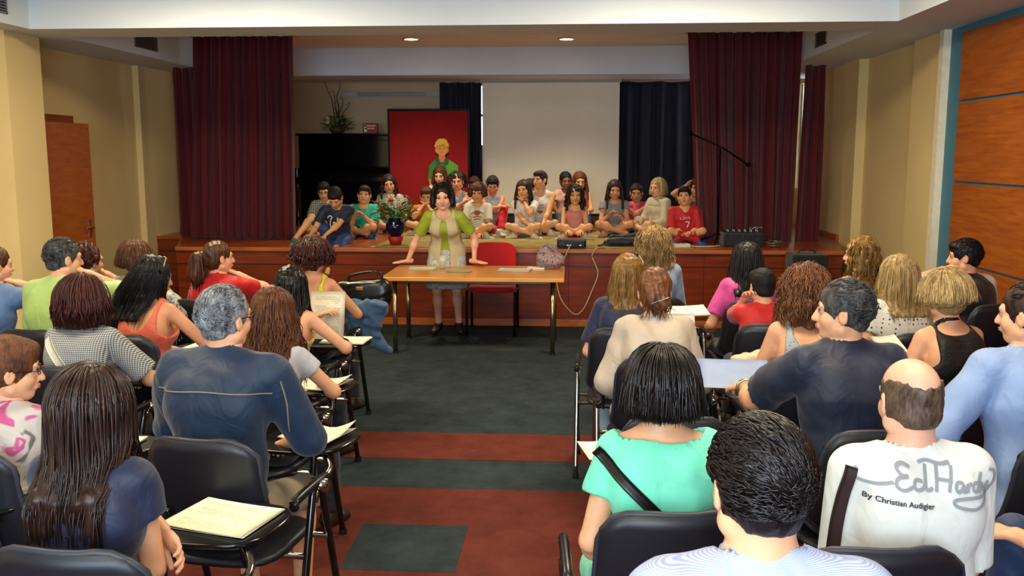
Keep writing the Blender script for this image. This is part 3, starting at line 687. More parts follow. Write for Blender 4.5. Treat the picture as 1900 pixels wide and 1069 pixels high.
    for phi in np.linspace(g0, 2*math.pi-g0, 15):
        LL = L*(1-.06*abs(math.cos(phi)+1)) if st != 'bob' else L*(.92+.0*phi); pt = hang(phi, 0, 0, LL*.93, jit=0)
        k = len(pt)//2; rr_ = np.interp(np.arange(len(pt)), [0, k*.5, k, len(pt)-1], [.002, .007+vol*.25, .013+vol*.5, .012+vol*.5]); oo = outw(pt)*(rr_*.25)[:, None]
        for a_, b_, ra, rb in zip(pt[:-1], pt[1:], rr_[:-1], rr_[1:]): pr.append(cap_(a_+oo[0]*0, b_, ra*hs, rb*hs, .016))
    pr += face
    I['hair'] = part('hair', pr, h if L < .2 or not big else .0075, tm, (), wnoise(.0022 if st != 'curly' else .008, 120 if st != 'curly' else 85, seed))[0]
    n = locks if locks is not None else (220 if big else 90)
    if n:
        ps_, rs = [], []; K = 11
        for i in range(n):
            phi = rnd.uniform(g0*.92, 2*math.pi-g0*.92); ex = rnd.uniform(-.003, .006)+vol*rnd.uniform(.2, 1.2)*.5
            LL = L*rnd.uniform(.82, 1.05) if st == 'bob' else L*rnd.uniform(.6, 1.08)
            pt = hang(phi, 0, ex, LL, jit=rnd.uniform(0, 1)*(1 if wav else 0), K=K, psi0=rnd.uniform(.05, 1.25)); nn = len(pt)
            pt[nn//2:] += (rnd.randn(1, 3)*A3(.008, .008, 0))*np.linspace(0, 1, nn-nn//2)[:, None]
            f0 = math.acos(1) if False else 0; prof = np.interp(np.linspace(0, 1, nn), [0, .25, .5, 1], [.001, .006+vol*.25, .012+vol*.5, .011+vol*.5]); pt = pt+outw(pt)*prof[:, None]*hs
            if st == 'curly': pt = pt+rnd.randn(nn, 3)*.007
            ps_.append(pt); w = rnd.uniform(.0022, .0046)*(1.15 if big else 1.6); rs.append(w*np.interp(np.linspace(0, 1, nn), [0, .15, .6, .9, 1], [.2, .8, 1, .6, .06]))
        V, Q = tubes(np.array(ps_), np.array(rs), 4, .42); npmesh('hair_locks', V-off, Q, tm, I['root'])['kind'] = 'stuff'
# ------------------------------------------------------------------ room shell
WALL = mat('plaster', 'dcc288', rough=.85, spec=.2); BEAM = mat('plaster', 'd8dfe2', rough=.8, spec=.2); CEIL = mat('plaster', 'dcd6c8', rough=.9, spec=.2)
PAN = mat('wood', '8a4210', 'a65a1c', rough=.42, scale=3., grain=(2, 1.2, 14)); BLUE = mat('plain', '3f7388', rough=.6); DKW = mat('wood', '2a1208', '3c1a0c', rough=.4)
STW = mat('wood', '5e2006', '86330c', rough=.28, scale=2.2, grain=(1.2, 1, 10), coat=.35); STT = mat('wood', '8a3a12', 'a8531e', rough=.3, scale=2.2, grain=(8, 1, 1), coat=.3)
TRIM = mat('wood', '9a4a1e', 'b8662e', rough=.35, scale=3., grain=(1, 6, 6)); CREAMW = mat('plain', 'e2d6bc', rough=.6)
ZS = 2.76; XL, XR = -5.0, 3.12; YB, YF = 13.3, -3.0
GREY = mat('carpet', '242c2e', '373f41'); RED = mat('carpet', '50241c', '683228')
fl = struct('floor', GREY, XL-.2, XR+.2, YF, YB+.1, -.1, 0)
def tile(x0, x1, y0, y1, m, z=.0025): box('carpet_tile', m, x0, x1, y0, y1, -.002, z, parent=fl, bevel=0)
tile(XL, XR, 5.09, 5.60, RED)
tile(XL, XR, -1.0, 4.62, RED)
for k in range(-3, 3):
    for j in range(0, 3): tile(-.98+k*1.22, -.48+k*1.22, 3.64-j*1.25, 4.13-j*1.25, GREY, .004)
struct('ceiling', CEIL, XL-.2, XR+.2, YF, YB+.1, 3.1, 3.2)
struct('wall_left', WALL, XL-.15, XL, YF, YB+.1, -.1, 3.2)
for a in ((YF, 12.2, -.1, 3.2), (12.2, 13.15, -.1, 1.3), (12.2, 13.15, 2.72, 3.2), (13.15, YB+.1, -.1, 3.2)): struct('wall_right', WALL, XR, XR+.15, *a)
struct('wall_rear', WALL, XL-.15, XR+.15, YF-.15, YF, -.1, 3.2)
# end wall behind the stage, with two window openings half hidden by drapes
for i, (x0, x1, z0, z1) in enumerate([(XL, -1.50, 0, 3.2), (-1.50, -1.22, 0, 1.9), (-1.22, XR, 0, 3.2), (-1.50, -1.22, 2.74, 3.2)]):
    struct('wall_back' if i == 0 else 'wall_back', mat('plaster', 'c9ae88', rough=.85, spec=.2), x0, x1, YB, YB+.15, z0, z1)
for x0, x1, z0, z1 in ((-1.50, -1.22, 1.9, 2.74),):
    w = struct('window_1' if x0 < 0 else 'window_2', mat('glass', 'ffffff'), x0, x1, YB+.06, YB+.07, z0, z1)
    box('window_frame', mat('metal', 'b8bcc0', rough=.4), x0, x0+.03, YB+.03, YB+.1, z0, z1, parent=w); box('window_frame', mat('metal', 'b8bcc0', rough=.4), x0, x1, YB+.03, YB+.1, (z0+z1)/2-.02, (z0+z1)/2+.02, parent=w)
w = struct('window_2', mat('glass', 'ffffff'), XR+.06, XR+.07, 12.2, 13.15, 1.3, 2.72)
for a in ((12.2, 12.24, 1.3, 2.72), (13.11, 13.15, 1.3, 2.72), (12.2, 13.15, 2.0, 2.04)): box('window_frame', mat('metal', 'b8bcc0', rough=.4), XR+.04, XR+.09, *a, parent=w)
# soffits along both side walls and the cross beams
struct('trim_1', BEAM, XL, -4.38, YF, 11.2, ZS, 3.1); struct('trim_2', BEAM, 2.46, XR, YF, 11.2, ZS, 3.1)
struct('trim_3', BEAM, -4.38, 2.46, 7.35, 7.9, ZS, 3.1)
struct('trim_4', mat('plaster', 'd0d6e0', rough=.85, spec=.2), -4.9, XR, 11.8, 12.65, ZS, 3.1)
struct('trim_5', WALL, XL, -4.62, 7.38, 7.88, 0, ZS)        # pier under the beam
struct('trim_6', WALL, XL, -4.93, 10.35, 11.25, 0, ZS); struct('trim_7', WALL, 3.02, XR, 10.15, 11.1, 0, ZS)
struct('trim_8', WALL, 3.04, XR, 7.95, 8.62, 0, ZS); struct('trim_9', CREAMW, 3.0, XR, 7.86, 7.95, 0, ZS)
struct('baseboard_left', mat('wood', '5a2c14', '6a3618'), XL, XL+.015, -2.9, 10.5, 0, .1); struct('baseboard_right', mat('wood', '5a2c14', '6a3618'), XR-.015, XR, 8.6, 10.5, 0, .1)
# air vents in the soffits
def vent(x, y0, y1, z0, z1, label):
    t = empty('air_vent', label, 'vent', (x, (y0+y1)/2, z0)); g = 'air vents in the soffits'; t['group'] = g
    s = .012 if x < 0 else -.012; VM = mat('metal', '8c8c84', rough=.5); cy = (y0+y1)/2
    bm = bmesh.new(); w = (y1-y0)/2; h = z1-z0
    for a in ((-w, w, 0, .015), (-w, w, h-.015, h), (-w, -w+.015, 0, h), (w-.015, w, 0, h)): bx(bm, min(0, s), max(0, s), *a)
    fin('frame', bm, VM, t)
    box('backing', mat('plain', '1c1c1c'), min(0, s*.2), max(0, s*.2), -w, w, 0, h, parent=t, bevel=0)
    for k in range(6): z = .025+k*(h-.04)/6; box('slat', VM, min(0, s*.8), max(0, s*.8), -w+.015, w-.015, z, z+.008, parent=t, bevel=0)
vent(-4.38, 9.15, 9.65, 2.83, 2.97, 'grey slatted air vent on left soffit beside the stage curtain')
vent(2.46, 9.35, 9.75, 2.83, 2.97, 'grey slatted air vent on right soffit beside the stage curtain')
vent(-4.38, 6.55, 7.05, 2.83, 3.0, 'grey slatted air vent at top left, before the cross beam')
# wooden wall panels with blue joints, right wall
t = empty('wall_panelling', 'orange-brown wood veneer panels with blue joints covering the right wall', 'panelling', (XR, 3, 0))
def lp(name, m, x0, x1, y0, y1, z0, z1, par, o, bevel=.003): return box(name, m, x0-o[0], x1-o[0], y0-o[1], y1-o[1], z0-o[2], z1-o[2], parent=par, bevel=bevel)
o_ = (XR, 3, 0); lp('blue_backing', BLUE, 3.06, 3.115, -2.9, 7.86, .0, ZS, t, o_)
zs = [(.60, .905), (.925, 1.53), (1.55, 2.16), (2.18, 2.70)]
for (ya, yb) in ((4.66, 7.58), (1.68, 4.64), (-1.3, 1.66)):
    for z0, z1 in zs: lp('wood_panel', PAN, 3.035, 3.07, ya, yb, z0, z1, t, o_, .002)
lp('plinth', DKW, 2.93, 3.06, -2.9, 7.6, 0, .585, t, o_)
# left wall door, ajar
d = struct('door_1', mat('wood', '7a3a14', '94501c', scale=3.), XL-.01, XL+.03, 7.95, 8.98, 0, 2.14)
lf = box('door_leaf', mat('wood', '8e4412', 'a85a1e', rough=.4, scale=3., grain=(2, 2, 10)), -.02, .02, 0, .92, .02, 2.06, parent=d); lf.location = (XL+.07, 7.98, 0); lf.rotation_euler = (0, 0, math.radians(-9))
hd = tube('door_handle', [(.02, .84, 1.04), (.07, .84, 1.04), (.075, .80, 1.04), (.075, .72, 1.035)], .009, mat('metal', 'c8b890', rough=.25), lf)
box('door_handle_plate', mat('metal', 'c8b890', rough=.3), .018, .026, .82, .86, .94, 1.12, parent=lf)
d = struct('door_2', mat('wood', '6a2e10', '84401a', scale=3., grain=(4, 1, 9)), -4.93, -4.45, 11.27, 11.31, .8, 2.76)
tube('door_handle', [(-4.84, 11.26, 1.60), (-4.84, 11.23, 1.60), (-4.84, 11.23, 1.78), (-4.84, 11.26, 1.78)], .008, mat('metal', 'c8b890', rough=.3), d)
# ------------------------------------------------------------------ stage
SO = (-1, 9.32, 0)
st = empty('stage', 'raised reddish-brown wooden stage across the end of the hall', 'stage', SO)
pts = [(XL+.02, 10.58), (-4.62, 10.58), (-4.15, 9.34), (2.72, 9.34), (2.98, 10.58), (XR-.02, 10.58), (XR-.02, YB-.02), (XL+.02, YB-.02)]
bm = bmesh.new(); prism(bm, [(a-SO[0], b-SO[1]) for a, b in pts], .765, .8); fin('stage_deck', bm, STT, st, bevel=.004)
pts2 = [(a, b+.03) for a, b in pts[:6]]+[(XR-.02, YB-.02), (XL+.02, YB-.02)]
bm = bmesh.new(); prism(bm, [(a-SO[0], b-SO[1]) for a, b in pts2], .0, .765); fin('stage_body', bm, DKW, st)
def boards(a, b, n, zz, name='front_board'):
    a = np.array(a); b = np.array(b); d = (b-a)/n; nrm = np.array([d[1], -d[0]])/np.linalg.norm(d)
    for i in range(n):
        for z0, z1, th in zz:
            p = a+d*i+d*.002; q = a+d*(i+1)-d*.002
            bm = bmesh.new(); prism(bm, [tuple(p-SO[:2]), tuple(q-SO[:2]), tuple(q-SO[:2]-nrm*.03), tuple(p-SO[:2]-nrm*.03)] if False else [tuple(p+nrm*th-SO[:2]), tuple(q+nrm*th-SO[:2]), tuple(q-nrm*.02-SO[:2]), tuple(p-nrm*.02-SO[:2])], z0, z1)
            fin(name, bm, STW, st, bevel=.002)
zz = [(.625, .76, .004), (.075, .615, .0)]
boards((-4.15, 9.36), (2.72, 9.36), 5, zz); boards((XL+.02, 10.60), (-4.62, 10.60), 1, zz); boards((-4.62, 10.60), (-4.15, 9.36), 1, zz); boards((2.72, 9.36), (2.98, 10.60), 1, zz); boards((2.98, 10.60), (XR-.02, 10.60), 1, zz)
bm = bmesh.new(); bx(bm, -4.15-SO[0], 2.72-SO[0], 9.325-SO[1], 9.37-SO[1], 0, .072); fin('skirting', bm, TRIM, st, bevel=.004)
bm = bmesh.new(); bx(bm, -4.15-SO[0], 2.72-SO[0], 9.315-SO[1], 9.36-SO[1], .762, .803); fin('nosing', bm, TRIM, st, bevel=.006)
bm = bmesh.new(); bx(bm, XL-SO[0]+.021, XL+.05-SO[0], 10.58-SO[1], 12.5-SO[1], .8, .86); fin('side_skirting', bm, STT, st, bevel=.003)
bm = bmesh.new(); bx(bm, XR-.13-SO[0], XR-.1-SO[0], 10.58-SO[1], 12.5-SO[1], .8, .86); fin('side_skirting', bm, STT, st, bevel=.003)
# curtains
VEL = mat('cloth', '58050e', rough=.85, scale=1.4)
def curtain(name, label, x0, x1, Y, z0, z1, n, amp, seed, m, flare=.05, par=None, cat='curtain', pinch=.5, botx=(0, 0)):
    r = np.random.RandomState(seed); U = np.linspace(0, 1, n*14); Vv = np.linspace(0, 1, 26); ph = np.cumsum(r.uniform(.6, 1.4, len(U)))
    ph = ph/ph[-1]*n*2*math.pi; k1 = r.uniform(.6, 1.3, len(U)//14+2); am = np.interp(np.linspace(0, 1, len(U)), np.linspace(0, 1, len(k1)), k1)
    G = []
    for v in Vv:
        a = amp*(pinch+(1-pinch)*min(1, v*2.5))*am; fl = 1+flare*v
        dr = np.interp(v, [0, 1], [0, 1])*.35*np.sin(U*9+seed)+.25*np.sin(v*3+U*5)
        X = x0+(x1-x0)*U+.018*np.sin(ph*.5+v*2)*v+botx[0]*(1-U)*v+botx[1]*U*v; Yy = Y+a*np.sin(ph+dr)+.35*a*np.sin(2.3*ph+1.7*dr+1)
        G.append(np.stack([X, Yy, np.full_like(U, z1+(z0-z1)*v)+(.006*np.sin(ph*.5) if v == 0 else 0)], -1))
    G = np.array(G); nv, nu = G.shape[:2]; idx = np.arange(nv*nu).reshape(nv, nu)
    q = np.stack([idx[:-1, :-1], idx[:-1, 1:], idx[1:, 1:], idx[1:, :-1]], -1).reshape(-1, 4); B = G.copy(); B[:, :, 1] += .006
    V = np.vstack([G.reshape(-1, 3), B.reshape(-1, 3)])-np.array([(x0+x1)/2, Y, z0]); K = nv*nu
    bd = list(idx[0, :])+list(idx[1:, -1])+list(idx[-1, -2::-1])+list(idx[-2:0:-1, 0]); sq = [(bd[i], bd[(i+1) % len(bd)], bd[(i+1) % len(bd)]+K, bd[i]+K) for i in range(len(bd))]
    if label:
        t = empty(name, label, cat, ((x0+x1)/2, Y, z0)); npmesh('drape', V, np.vstack([q, q[:, ::-1]+K, np.array(sq)[:, ::-1]]), m, t)
        return t
tL = curtain('stage_curtain', 'dark red velvet curtain drawn to the left of the stage', -4.24, -3.10, 10.25, .805, 3.06, 13, .055, 3, VEL, botx=(-.14, -.03))
tL2 = curtain('stage_curtain', 'narrow fold of red velvet curtain behind the left stage curtain, beside the wooden door', -4.62, -4.1, 10.55, .805, 2.75, 6, .04, 8, VEL)
tR = curtain('stage_curtain', 'dark red velvet curtain drawn to the right of the stage, behind the microphone stand', 1.23, 2.44, 10.25, .805, 3.06, 13, .055, 5, VEL, botx=(.15, -.0))
tR2 = curtain('stage_curtain', 'narrow red velvet curtain at the far right edge of the stage', 2.53, 2.74, 10.4, .64, 2.72, 3, .04, 6, VEL, botx=(-.05, .04))
for t_, x0, x1 in ((tL, -4.3, -3.0), (tR, 1.15, 2.45)):
    y = t_.location; tube('curtain_rail', [(x0-y.x, 0, 3.075-y.z), (x1-y.x, 0, 3.075-y.z)], .012, mat('metal', 'a89a6a', rough=.3), t_, smooth=False)
    for k in range(9): bm = bmesh.new(); cx = x0+.06+(x1-x0-.12)*k/8-y.x; cyl(bm, (cx, 0, 2.245), (cx, 0, 2.27), .016, n=10); fin('curtain_glider', bm, mat('metal', 'a89a6a', rough=.3), t_)
NAVY = mat('cloth', '090d22', rough=.75)
curtain('drape_curtain', 'navy blue drape between the red display board and the projection screen', -1.86, -1.27, 12.95, .82, 2.755, 6, .035, 11, NAVY, botx=(0, -.02))
curtain('drape_curtain', 'wide navy blue drape hanging to the right of the projection screen', .62, 2.62, 13.0, .82, 2.755, 9, .03, 12, NAVY)
# projection screen
t = empty('projection_screen', 'tall cream projection screen pulled down behind the children', 'screen', (-.3, 12.6, .95))
box('screen_fabric', mat('plaster', 'e2dcc6', rough=.9), -.925, .925, -.003, .003, 0, 1.80, parent=t, bevel=0); box('case', mat('plain', '9a9484'), -.95, .95, -.03, .03, 1.77, 1.812, parent=t)
tube('bottom_bar', [(-.94, 0, 0), (.94, 0, 0)], .014, mat('plain', '202020'), t, smooth=False)
# downlights
for x, y in ((-1.89, 10.89), (-.08, 11.0)):
    t = empty('downlight', 'round recessed downlight in the stage ceiling, '+('left one' if x < -1 else 'right one'), 'lamp', (x, y, 3.1), group='downlights over the stage')
    bm = bmesh.new(); lathe(bm, [(.10, 0), (.11, -.008), (.085, -.014), (.08, 0)], 28); fin('rim', bm, mat('metal', 'd0c8b0', rough=.3), t, True)
    bm = bmesh.new(); lathe(bm, [(.0801, -.002), (.078, -.011), (.03, -.016)], 28); fin('bulb', bm, mat('emit', 'fff0c0', scale=14.), t, True)
# fluorescent fittings over the audience (out of view)
for x, y in ((-2.6, 3.0), (.8, 3.0), (-2.6, 6.2), (.8, 6.2)):
    t = empty('ceiling_light', 'white fluorescent ceiling fitting over the %s %s rows of the audience' % ('left' if x < 0 else 'right', 'rear' if y < 5 else 'front'), 'lamp', (x, y, 3.1))
    box('housing', mat('plain', 'e0e0e0'), -.65, .65, -.3, .3, -.04, 0, parent=t)
# green mat on the stage
MATG = mat('carpet', '7c6c38', 'a89660')
tag(box('stage_mat', MATG, -2.05, 1.25, 9.42, 11.6, .8, .812, bevel=.004), 'worn olive mat on the stage under the seated children', 'mat')
# ------------------------------------------------------------------ piano
BLK = mat('plain', '060606', rough=.12, spec=.6); PO = (-3.09, 12.75, .8)
t = empty('piano', 'black upright piano on the stage behind the boys', 'piano', PO)
box('case', BLK, -.69, .69, -.14, .2, .08, 1.22, parent=t, bevel=.006); box('lid', BLK, -.72, .72, -.19, .22, 1.22, 1.25, parent=t, bevel=.008)
bm = bmesh.new(); bx(bm, -.62, .62, -.165, -.14, .80, 1.16); fin('music_panel', bm, BLK, t, bevel=.006)
bm = bmesh.new(); bx(bm, -.70, .70, -.45, -.14, .60, .66); fin('key_bed', bm, BLK, t, bevel=.006)
bm = bmesh.new(); prism(bm, [(-.45, .66), (-.14, .66), (-.14, .79), (-.20, .79), (-.44, .70)], -.66, .66); bmesh.ops.transform(bm, matrix=Matrix(((0, 0, 1, 0), (1, 0, 0, 0), (0, 1, 0, 0), (0, 0, 0, 1))), verts=bm.verts); fin('key_lid', bm, BLK, t, bevel=.006)
for q in (-1, 1):
    bm = bmesh.new(); bx(bm, q*.66-.035, q*.66+.035, -.45, -.14, .60, .78); fin('arm_block', bm, BLK, t, bevel=.01)
    bm = bmesh.new(); lathe(bm, [(.035, .06), (.028, .12), (.022, .3), (.03, .52), (.045, .60)], 16, (q*.65, -.39, 0)); fin('leg', bm, BLK, t, True)
    bm = bmesh.new(); bx(bm, q*.66-.04, q*.66+.04, -.46, .2, 0, .075); fin('foot', bm, BLK, t, bevel=.008)
box('lower_panel', BLK, -.6, .6, -.155, -.14, .16, .56, parent=t)
for k in range(3): bm = bmesh.new(); cyl(bm, (-.06+k*.06, -.14, .09), (-.06+k*.06, -.25, .07), .014, n=10); fin('pedal', bm, mat('metal', 'c8a850', rough=.2), t)
# dried arrangement and red box on the piano
def leafm(bm, c, d, L, w, up=Vector((0, 0, 1))):
    c = Vector(c); d = Vector(d).normalized(); s = d.cross(up); s = s.normalized() if s.length > .01 else Vector((1, 0, 0)); n = s.cross(d)
    P = [(0, 0, 0), (.35, .5, .06), (.35, 0, .0), (.35, -.5, .06), (.75, .35, .02), (.75, 0, -.03), (.75, -.35, .02), (1, 0, -.08)]
    v = [bm.verts.new(c+d*a*L+s*b*w+n*e*L) for a, b, e in P]
    for f in ((0, 2, 1), (0, 3, 2), (1, 2, 5, 4), (2, 3, 6, 5), (4, 5, 7), (5, 6, 7)): bm.faces.new([v[i] for i in f])
t = empty('dried_arrangement', 'dried twig and leaf arrangement on top of the piano', 'plant', (-3.26, 12.72, 2.05))
bm = bmesh.new(); lathe(bm, [(.07, 0), (.11, .05), (.10, .10), (.02, .11)], 16); fin('bowl', bm, mat('plain', '4a3a24'), t, True)
rr = random.Random(3)
for k, (bxp, hgt) in enumerate(((-.14, .66), (-.05, .5), (.04, .68), (.10, .42), (-.02, .36), (.16, .34))):
    pts = [(0, 0, .08)]
    for j in range(1, 6): f = j/5; pts.append((bxp*f**1.3+rr.uniform(-.03, .03), rr.uniform(-.03, .03), .08+hgt*f))
    pts.append((pts[-1][0]-.05*(1 if k % 2 else -1), 0, pts[-1][2]-.03)); tube('twig', pts, [.010, .002], mat('plain', '4a2e18', rough=.8), t, sides=5, n=4)
for k, c in enumerate((('3a4a22', 60), ('7a8a4a', 40), ('1c2a14', 30))):
    bm = bmesh.new()
    for i in range(c[1]): a = rr.uniform(0, 6.28); e = rr.uniform(-.3, .8); r0 = rr.uniform(.02, .14); leafm(bm, (math.cos(a)*r0*1.3, math.sin(a)*r0*.6, rr.uniform(.04, .2)), (math.cos(a), math.sin(a)*.6, e), rr.uniform(.06, .12), .04)
    tag(fin('foliage', bm, mat('plain', c[0], rough=.7), t), kind='stuff')
bm = bmesh.new()
for i in range(14): a = i*6.28/14; leafm(bm, (-.11, -.10, .18), (math.cos(a), -.4, math.sin(a)), .06, .035)
fin('cream_flower', bm, mat('plain', 'd8cfa8', rough=.7), t)
t = empty('gift_box', 'small red and white printed box on the piano beside the dried arrangement', 'box', (-2.79, 12.70, 2.05))
box('carton', mat('plain', 'a01010', rough=.4), -.10, .10, -.035, .035, 0, .14, parent=t)
for z, w in ((.095, .085), (.06, .07)): box('pale_band', mat('plain', 'e0cfa0', rough=.5), -w, w*.9, -.0375, -.035, z, z+.018, parent=t, bevel=0)
box('pale_band', mat('plain', 'e8e0d0', rough=.5), -.08, -.04, -.0375, -.035, .02, .12, parent=t, bevel=0)
# linear grille on the wall above the piano
t = empty('wall_grille', 'long narrow grey grille on the wall above the piano', 'vent', (-2.6, YB, 2.58))
box('frame', mat('plain', 'b8b0a0'), -.72, .82, -.03, 0, 0, .075, parent=t)
for k in range(3): box('slat', mat('metal', '6a665c', rough=.5), -.5, .5, -.036, -.03, .014+k*.02, .024+k*.02, parent=t, bevel=0)
# red display board with a painted cut-out figure
BO = (-1.9, 12.2, .8)
t = empty('display_board', 'dark red felt display board in a black frame standing on the stage', 'board', BO)
box('felt_panel', mat('cloth', '8e0508', rough=.9), -.52, .52, -.01, .01, .12, 1.53, parent=t, bevel=0)
for a in ((-.545, -.52, .0, 1.56), (.52, .545, 0, 1.56)): box('post', mat('metal', '18181a', rough=.4), a[0], a[1], -.02, .02, a[2], a[3], parent=t)
for a in (1.53, .10): box('rail', mat('metal', '18181a', rough=.4), -.545, .545, -.018, .018, a, a+.03, parent=t)
for q in (-1, 1): box('foot', mat('metal', '18181a', rough=.4), q*.53-.02, q*.53+.02, -.2, .2, 0, .025, parent=t)
t = empty('cardboard_figure', 'painted cardboard cut-out of a fair-haired figure in a green shirt on the red board', 'cut-out', (-1.72, 12.165, 1.30))
def flat(name, pts, m, y0=0, par=None, th=.008):
    bm = bmesh.new(); v = [bm.verts.new((x, y0, z)) for x, z in pts]; f = bm.faces.new(v); r = bmesh.ops.extrude_face_region(bm, geom=[f]); bmesh.ops.translate(bm, vec=(0, -th, 0), verts=[g for g in r['geom'] if isinstance(g, bmesh.types.BMVert)]); return fin(name, bm, m, par)
flat('shirt', [(-.19, .14), (-.17, .32), (-.09, .40), (-.05, .42), (.06, .42), (.10, .39), (.21, .32), (.23, .20), (.15, .14), (.14, -.15), (-.12, -.15)], mat('plain', '2f7a28', rough=.7), 0, t)
flat('shirt_light_side', [(.06, .42), (.10, .39), (.21, .32), (.23, .20), (.15, .14), (.05, .16)], mat('plain', '5a9a2c', rough=.7), -.009, t, .003)
flat('arm', [(-.18, .14), (-.11, .14), (-.10, .0), (-.15, -.05), (-.17, .0)], mat('plain', 'c8743a', rough=.7), -.002, t)
flat('neck', [(-.045, .36), (.045, .36), (.04, .47), (-.04, .47)], mat('plain', 'c8743a', rough=.7), -.009, t)
flat('face', [(.075*math.cos(a), .53+.085*math.sin(a)) for a in np.linspace(0, 6.1, 20)], mat('plain', 'd08a44', rough=.7), -.010, t)
flat('hair', [(.095*math.cos(a)*(1+.07*math.sin(a*9)), .56+.115*math.sin(a)*(1+.05*math.sin(a*7))) for a in np.linspace(0, 6.2, 40)], mat('plain', 'd0a030', rough=.7), .001, t)
flat('fringe', [(-.08, .55), (-.085, .62), (-.02, .66), (.06, .65), (.09, .58), (.07, .56), (.03, .60), (-.03, .58), (-.05, .59)], mat('plain', 'd8ac3c', rough=.7), -.018, t)
for q_ in (-1, 1): flat('eye', [(q_*.03+.008*math.cos(a), .545+.006*math.sin(a)) for a in np.linspace(0, 5.5, 8)], mat('plain', '3a2414'), -.0175, t, .002)
flat('mouth', [(-.025, .495), (0, .485), (.025, .495), (0, .490)], mat('plain', '8a3420'), -.0175, t, .002)
flat('collar', [(-.09, .40), (-.045, .43), (-.02, .34), (-.08, .33)], mat('plain', '2a4a34'), -.010, t); flat('collar', [(.09, .40), (.045, .43), (.02, .34), (.08, .33)], mat('plain', '2a4a34'), -.013, t)

# ------------------------------------------------------------------ writing and marks
def textmesh(s, size, shear=0., bold=0.):
    c = bpy.data.curves.new('writing', 'FONT'); c.body = s; c.size = size; c.shear = shear; c.align_x = 'CENTER'; c.align_y = 'CENTER'; c.offset = bold; c.resolution_u = 3
    o = bpy.data.objects.new('writing', c); COL.objects.link(o); dg = bpy.context.evaluated_depsgraph_get(); me = bpy.data.meshes.new_from_object(o.evaluated_get(dg)); bpy.data.objects.remove(o)
    bm = bmesh.new(); bm.from_mesh(me); bpy.data.meshes.remove(me); return bm
def strokes(lines, w):
    bm = bmesh.new()
    for L in lines:
        P = smoothpath([(x, y, 0) for x, y in L], 7); P = np.array(P); T = np.gradient(P, axis=0); T /= np.linalg.norm(T, axis=1, keepdims=True)+1e-9; Nn = np.stack([-T[:, 1], T[:, 0], T[:, 2]], 1)
        a = [bm.verts.new(p) for p in P+Nn*w/2]; b = [bm.verts.new(p) for p in P-Nn*w/2]
        for i in range(len(P)-1): bm.faces.new((a[i], a[i+1], b[i+1], b[i]))
    return bm
def print_on(info, bm, m, cx, cz, back=True, ang=0., lift=.006, name='print', fieldk='tf'):
    """lay a flat printed mark onto the shirt surface: cx across (viewer's right positive), cz height above the hip, local metres"""
    c, s_ = math.cos(math.radians(ang)), math.sin(math.radians(ang)); off = info['off']; hip = info['hip']+off
    bmesh.ops.subdivide_edges(bm, edges=[e for e in bm.edges if e.calc_length() > .02], cuts=1)
    sg = 1 if back else -1; last = None
    for v in bm.verts:
        x = (c*v.co.x-s_*v.co.y+cx)*sg; z = s_*v.co.x+c*v.co.y+cz+hip[2]; y = surf_y(info[fieldk], x, z, back)
        if y is None: y = last if last is not None else 0.
        last = y; v.co = Vector((x, y-lift if back else y+lift, z))-Vector(off)
    me = bpy.data.meshes.new(name); bm.to_mesh(me); bm.free(); me.materials.append(m); return link(bpy.data.objects.new(name, me), info['root'])
def strap_on(info, pts, w, m, back=True, name='strap', lift=.006, n=24, parent=None):
    off = info['off']; hip = info['hip']+off; P = np.array(smoothpath([(a, b, 0) for a, b in pts], n//(len(pts)-1)))[:, :2]; T = np.gradient(P, axis=0); T /= np.linalg.norm(T, axis=1, keepdims=True); Nn = np.stack([-T[:, 1], T[:, 0]], 1)
    G = []
    for k in (-1, -.33, .33, 1):
        row = []
        for p, q in zip(P, Nn):
            a = p+q*w/2*k; z = a[1]+hip[2]; y = surf_y(info['tf'], a[0], z, back); row.append([a[0], y, z])
        for i, r in enumerate(row):
            if r[1] is None:
                o = [x[1] for x in row if x[1] is not None]; r[1] = o[0] if i < len(row)/2 else o[-1]
            
        G.append(row)
    G = np.array(G, float); yy = G[:, :, 1].min(0) if back else G[:, :, 1].max(0); G[:, :, 1] = G[:, :, 1]*.5+yy*.5
    sgn = -1 if back else 1; A_ = G.copy(); A_[:, :, 1] += sgn*(lift+.003); B_ = G.copy(); B_[:, :, 1] += sgn*lift*.2
    k, nn = G.shape[:2]; idx = np.arange(k*nn).reshape(k, nn); q = np.stack([idx[:-1, :-1], idx[:-1, 1:], idx[1:, 1:], idx[1:, :-1]], -1).reshape(-1, 4); K = k*nn
    bd = list(idx[0, :])+list(idx[1:, -1])+list(idx[-1, -2::-1])+list(idx[-2:0:-1, 0]); sq = [(bd[i], bd[(i+1) % len(bd)], bd[(i+1) % len(bd)]+K, bd[i]+K) for i in range(len(bd))]
    V = np.vstack([A_.reshape(-1, 3), B_.reshape(-1, 3)])-off
    return npmesh(name, V, np.vstack([q, q[:, ::-1]+K, np.array(sq)]), m, parent if parent is not None else info['root'])
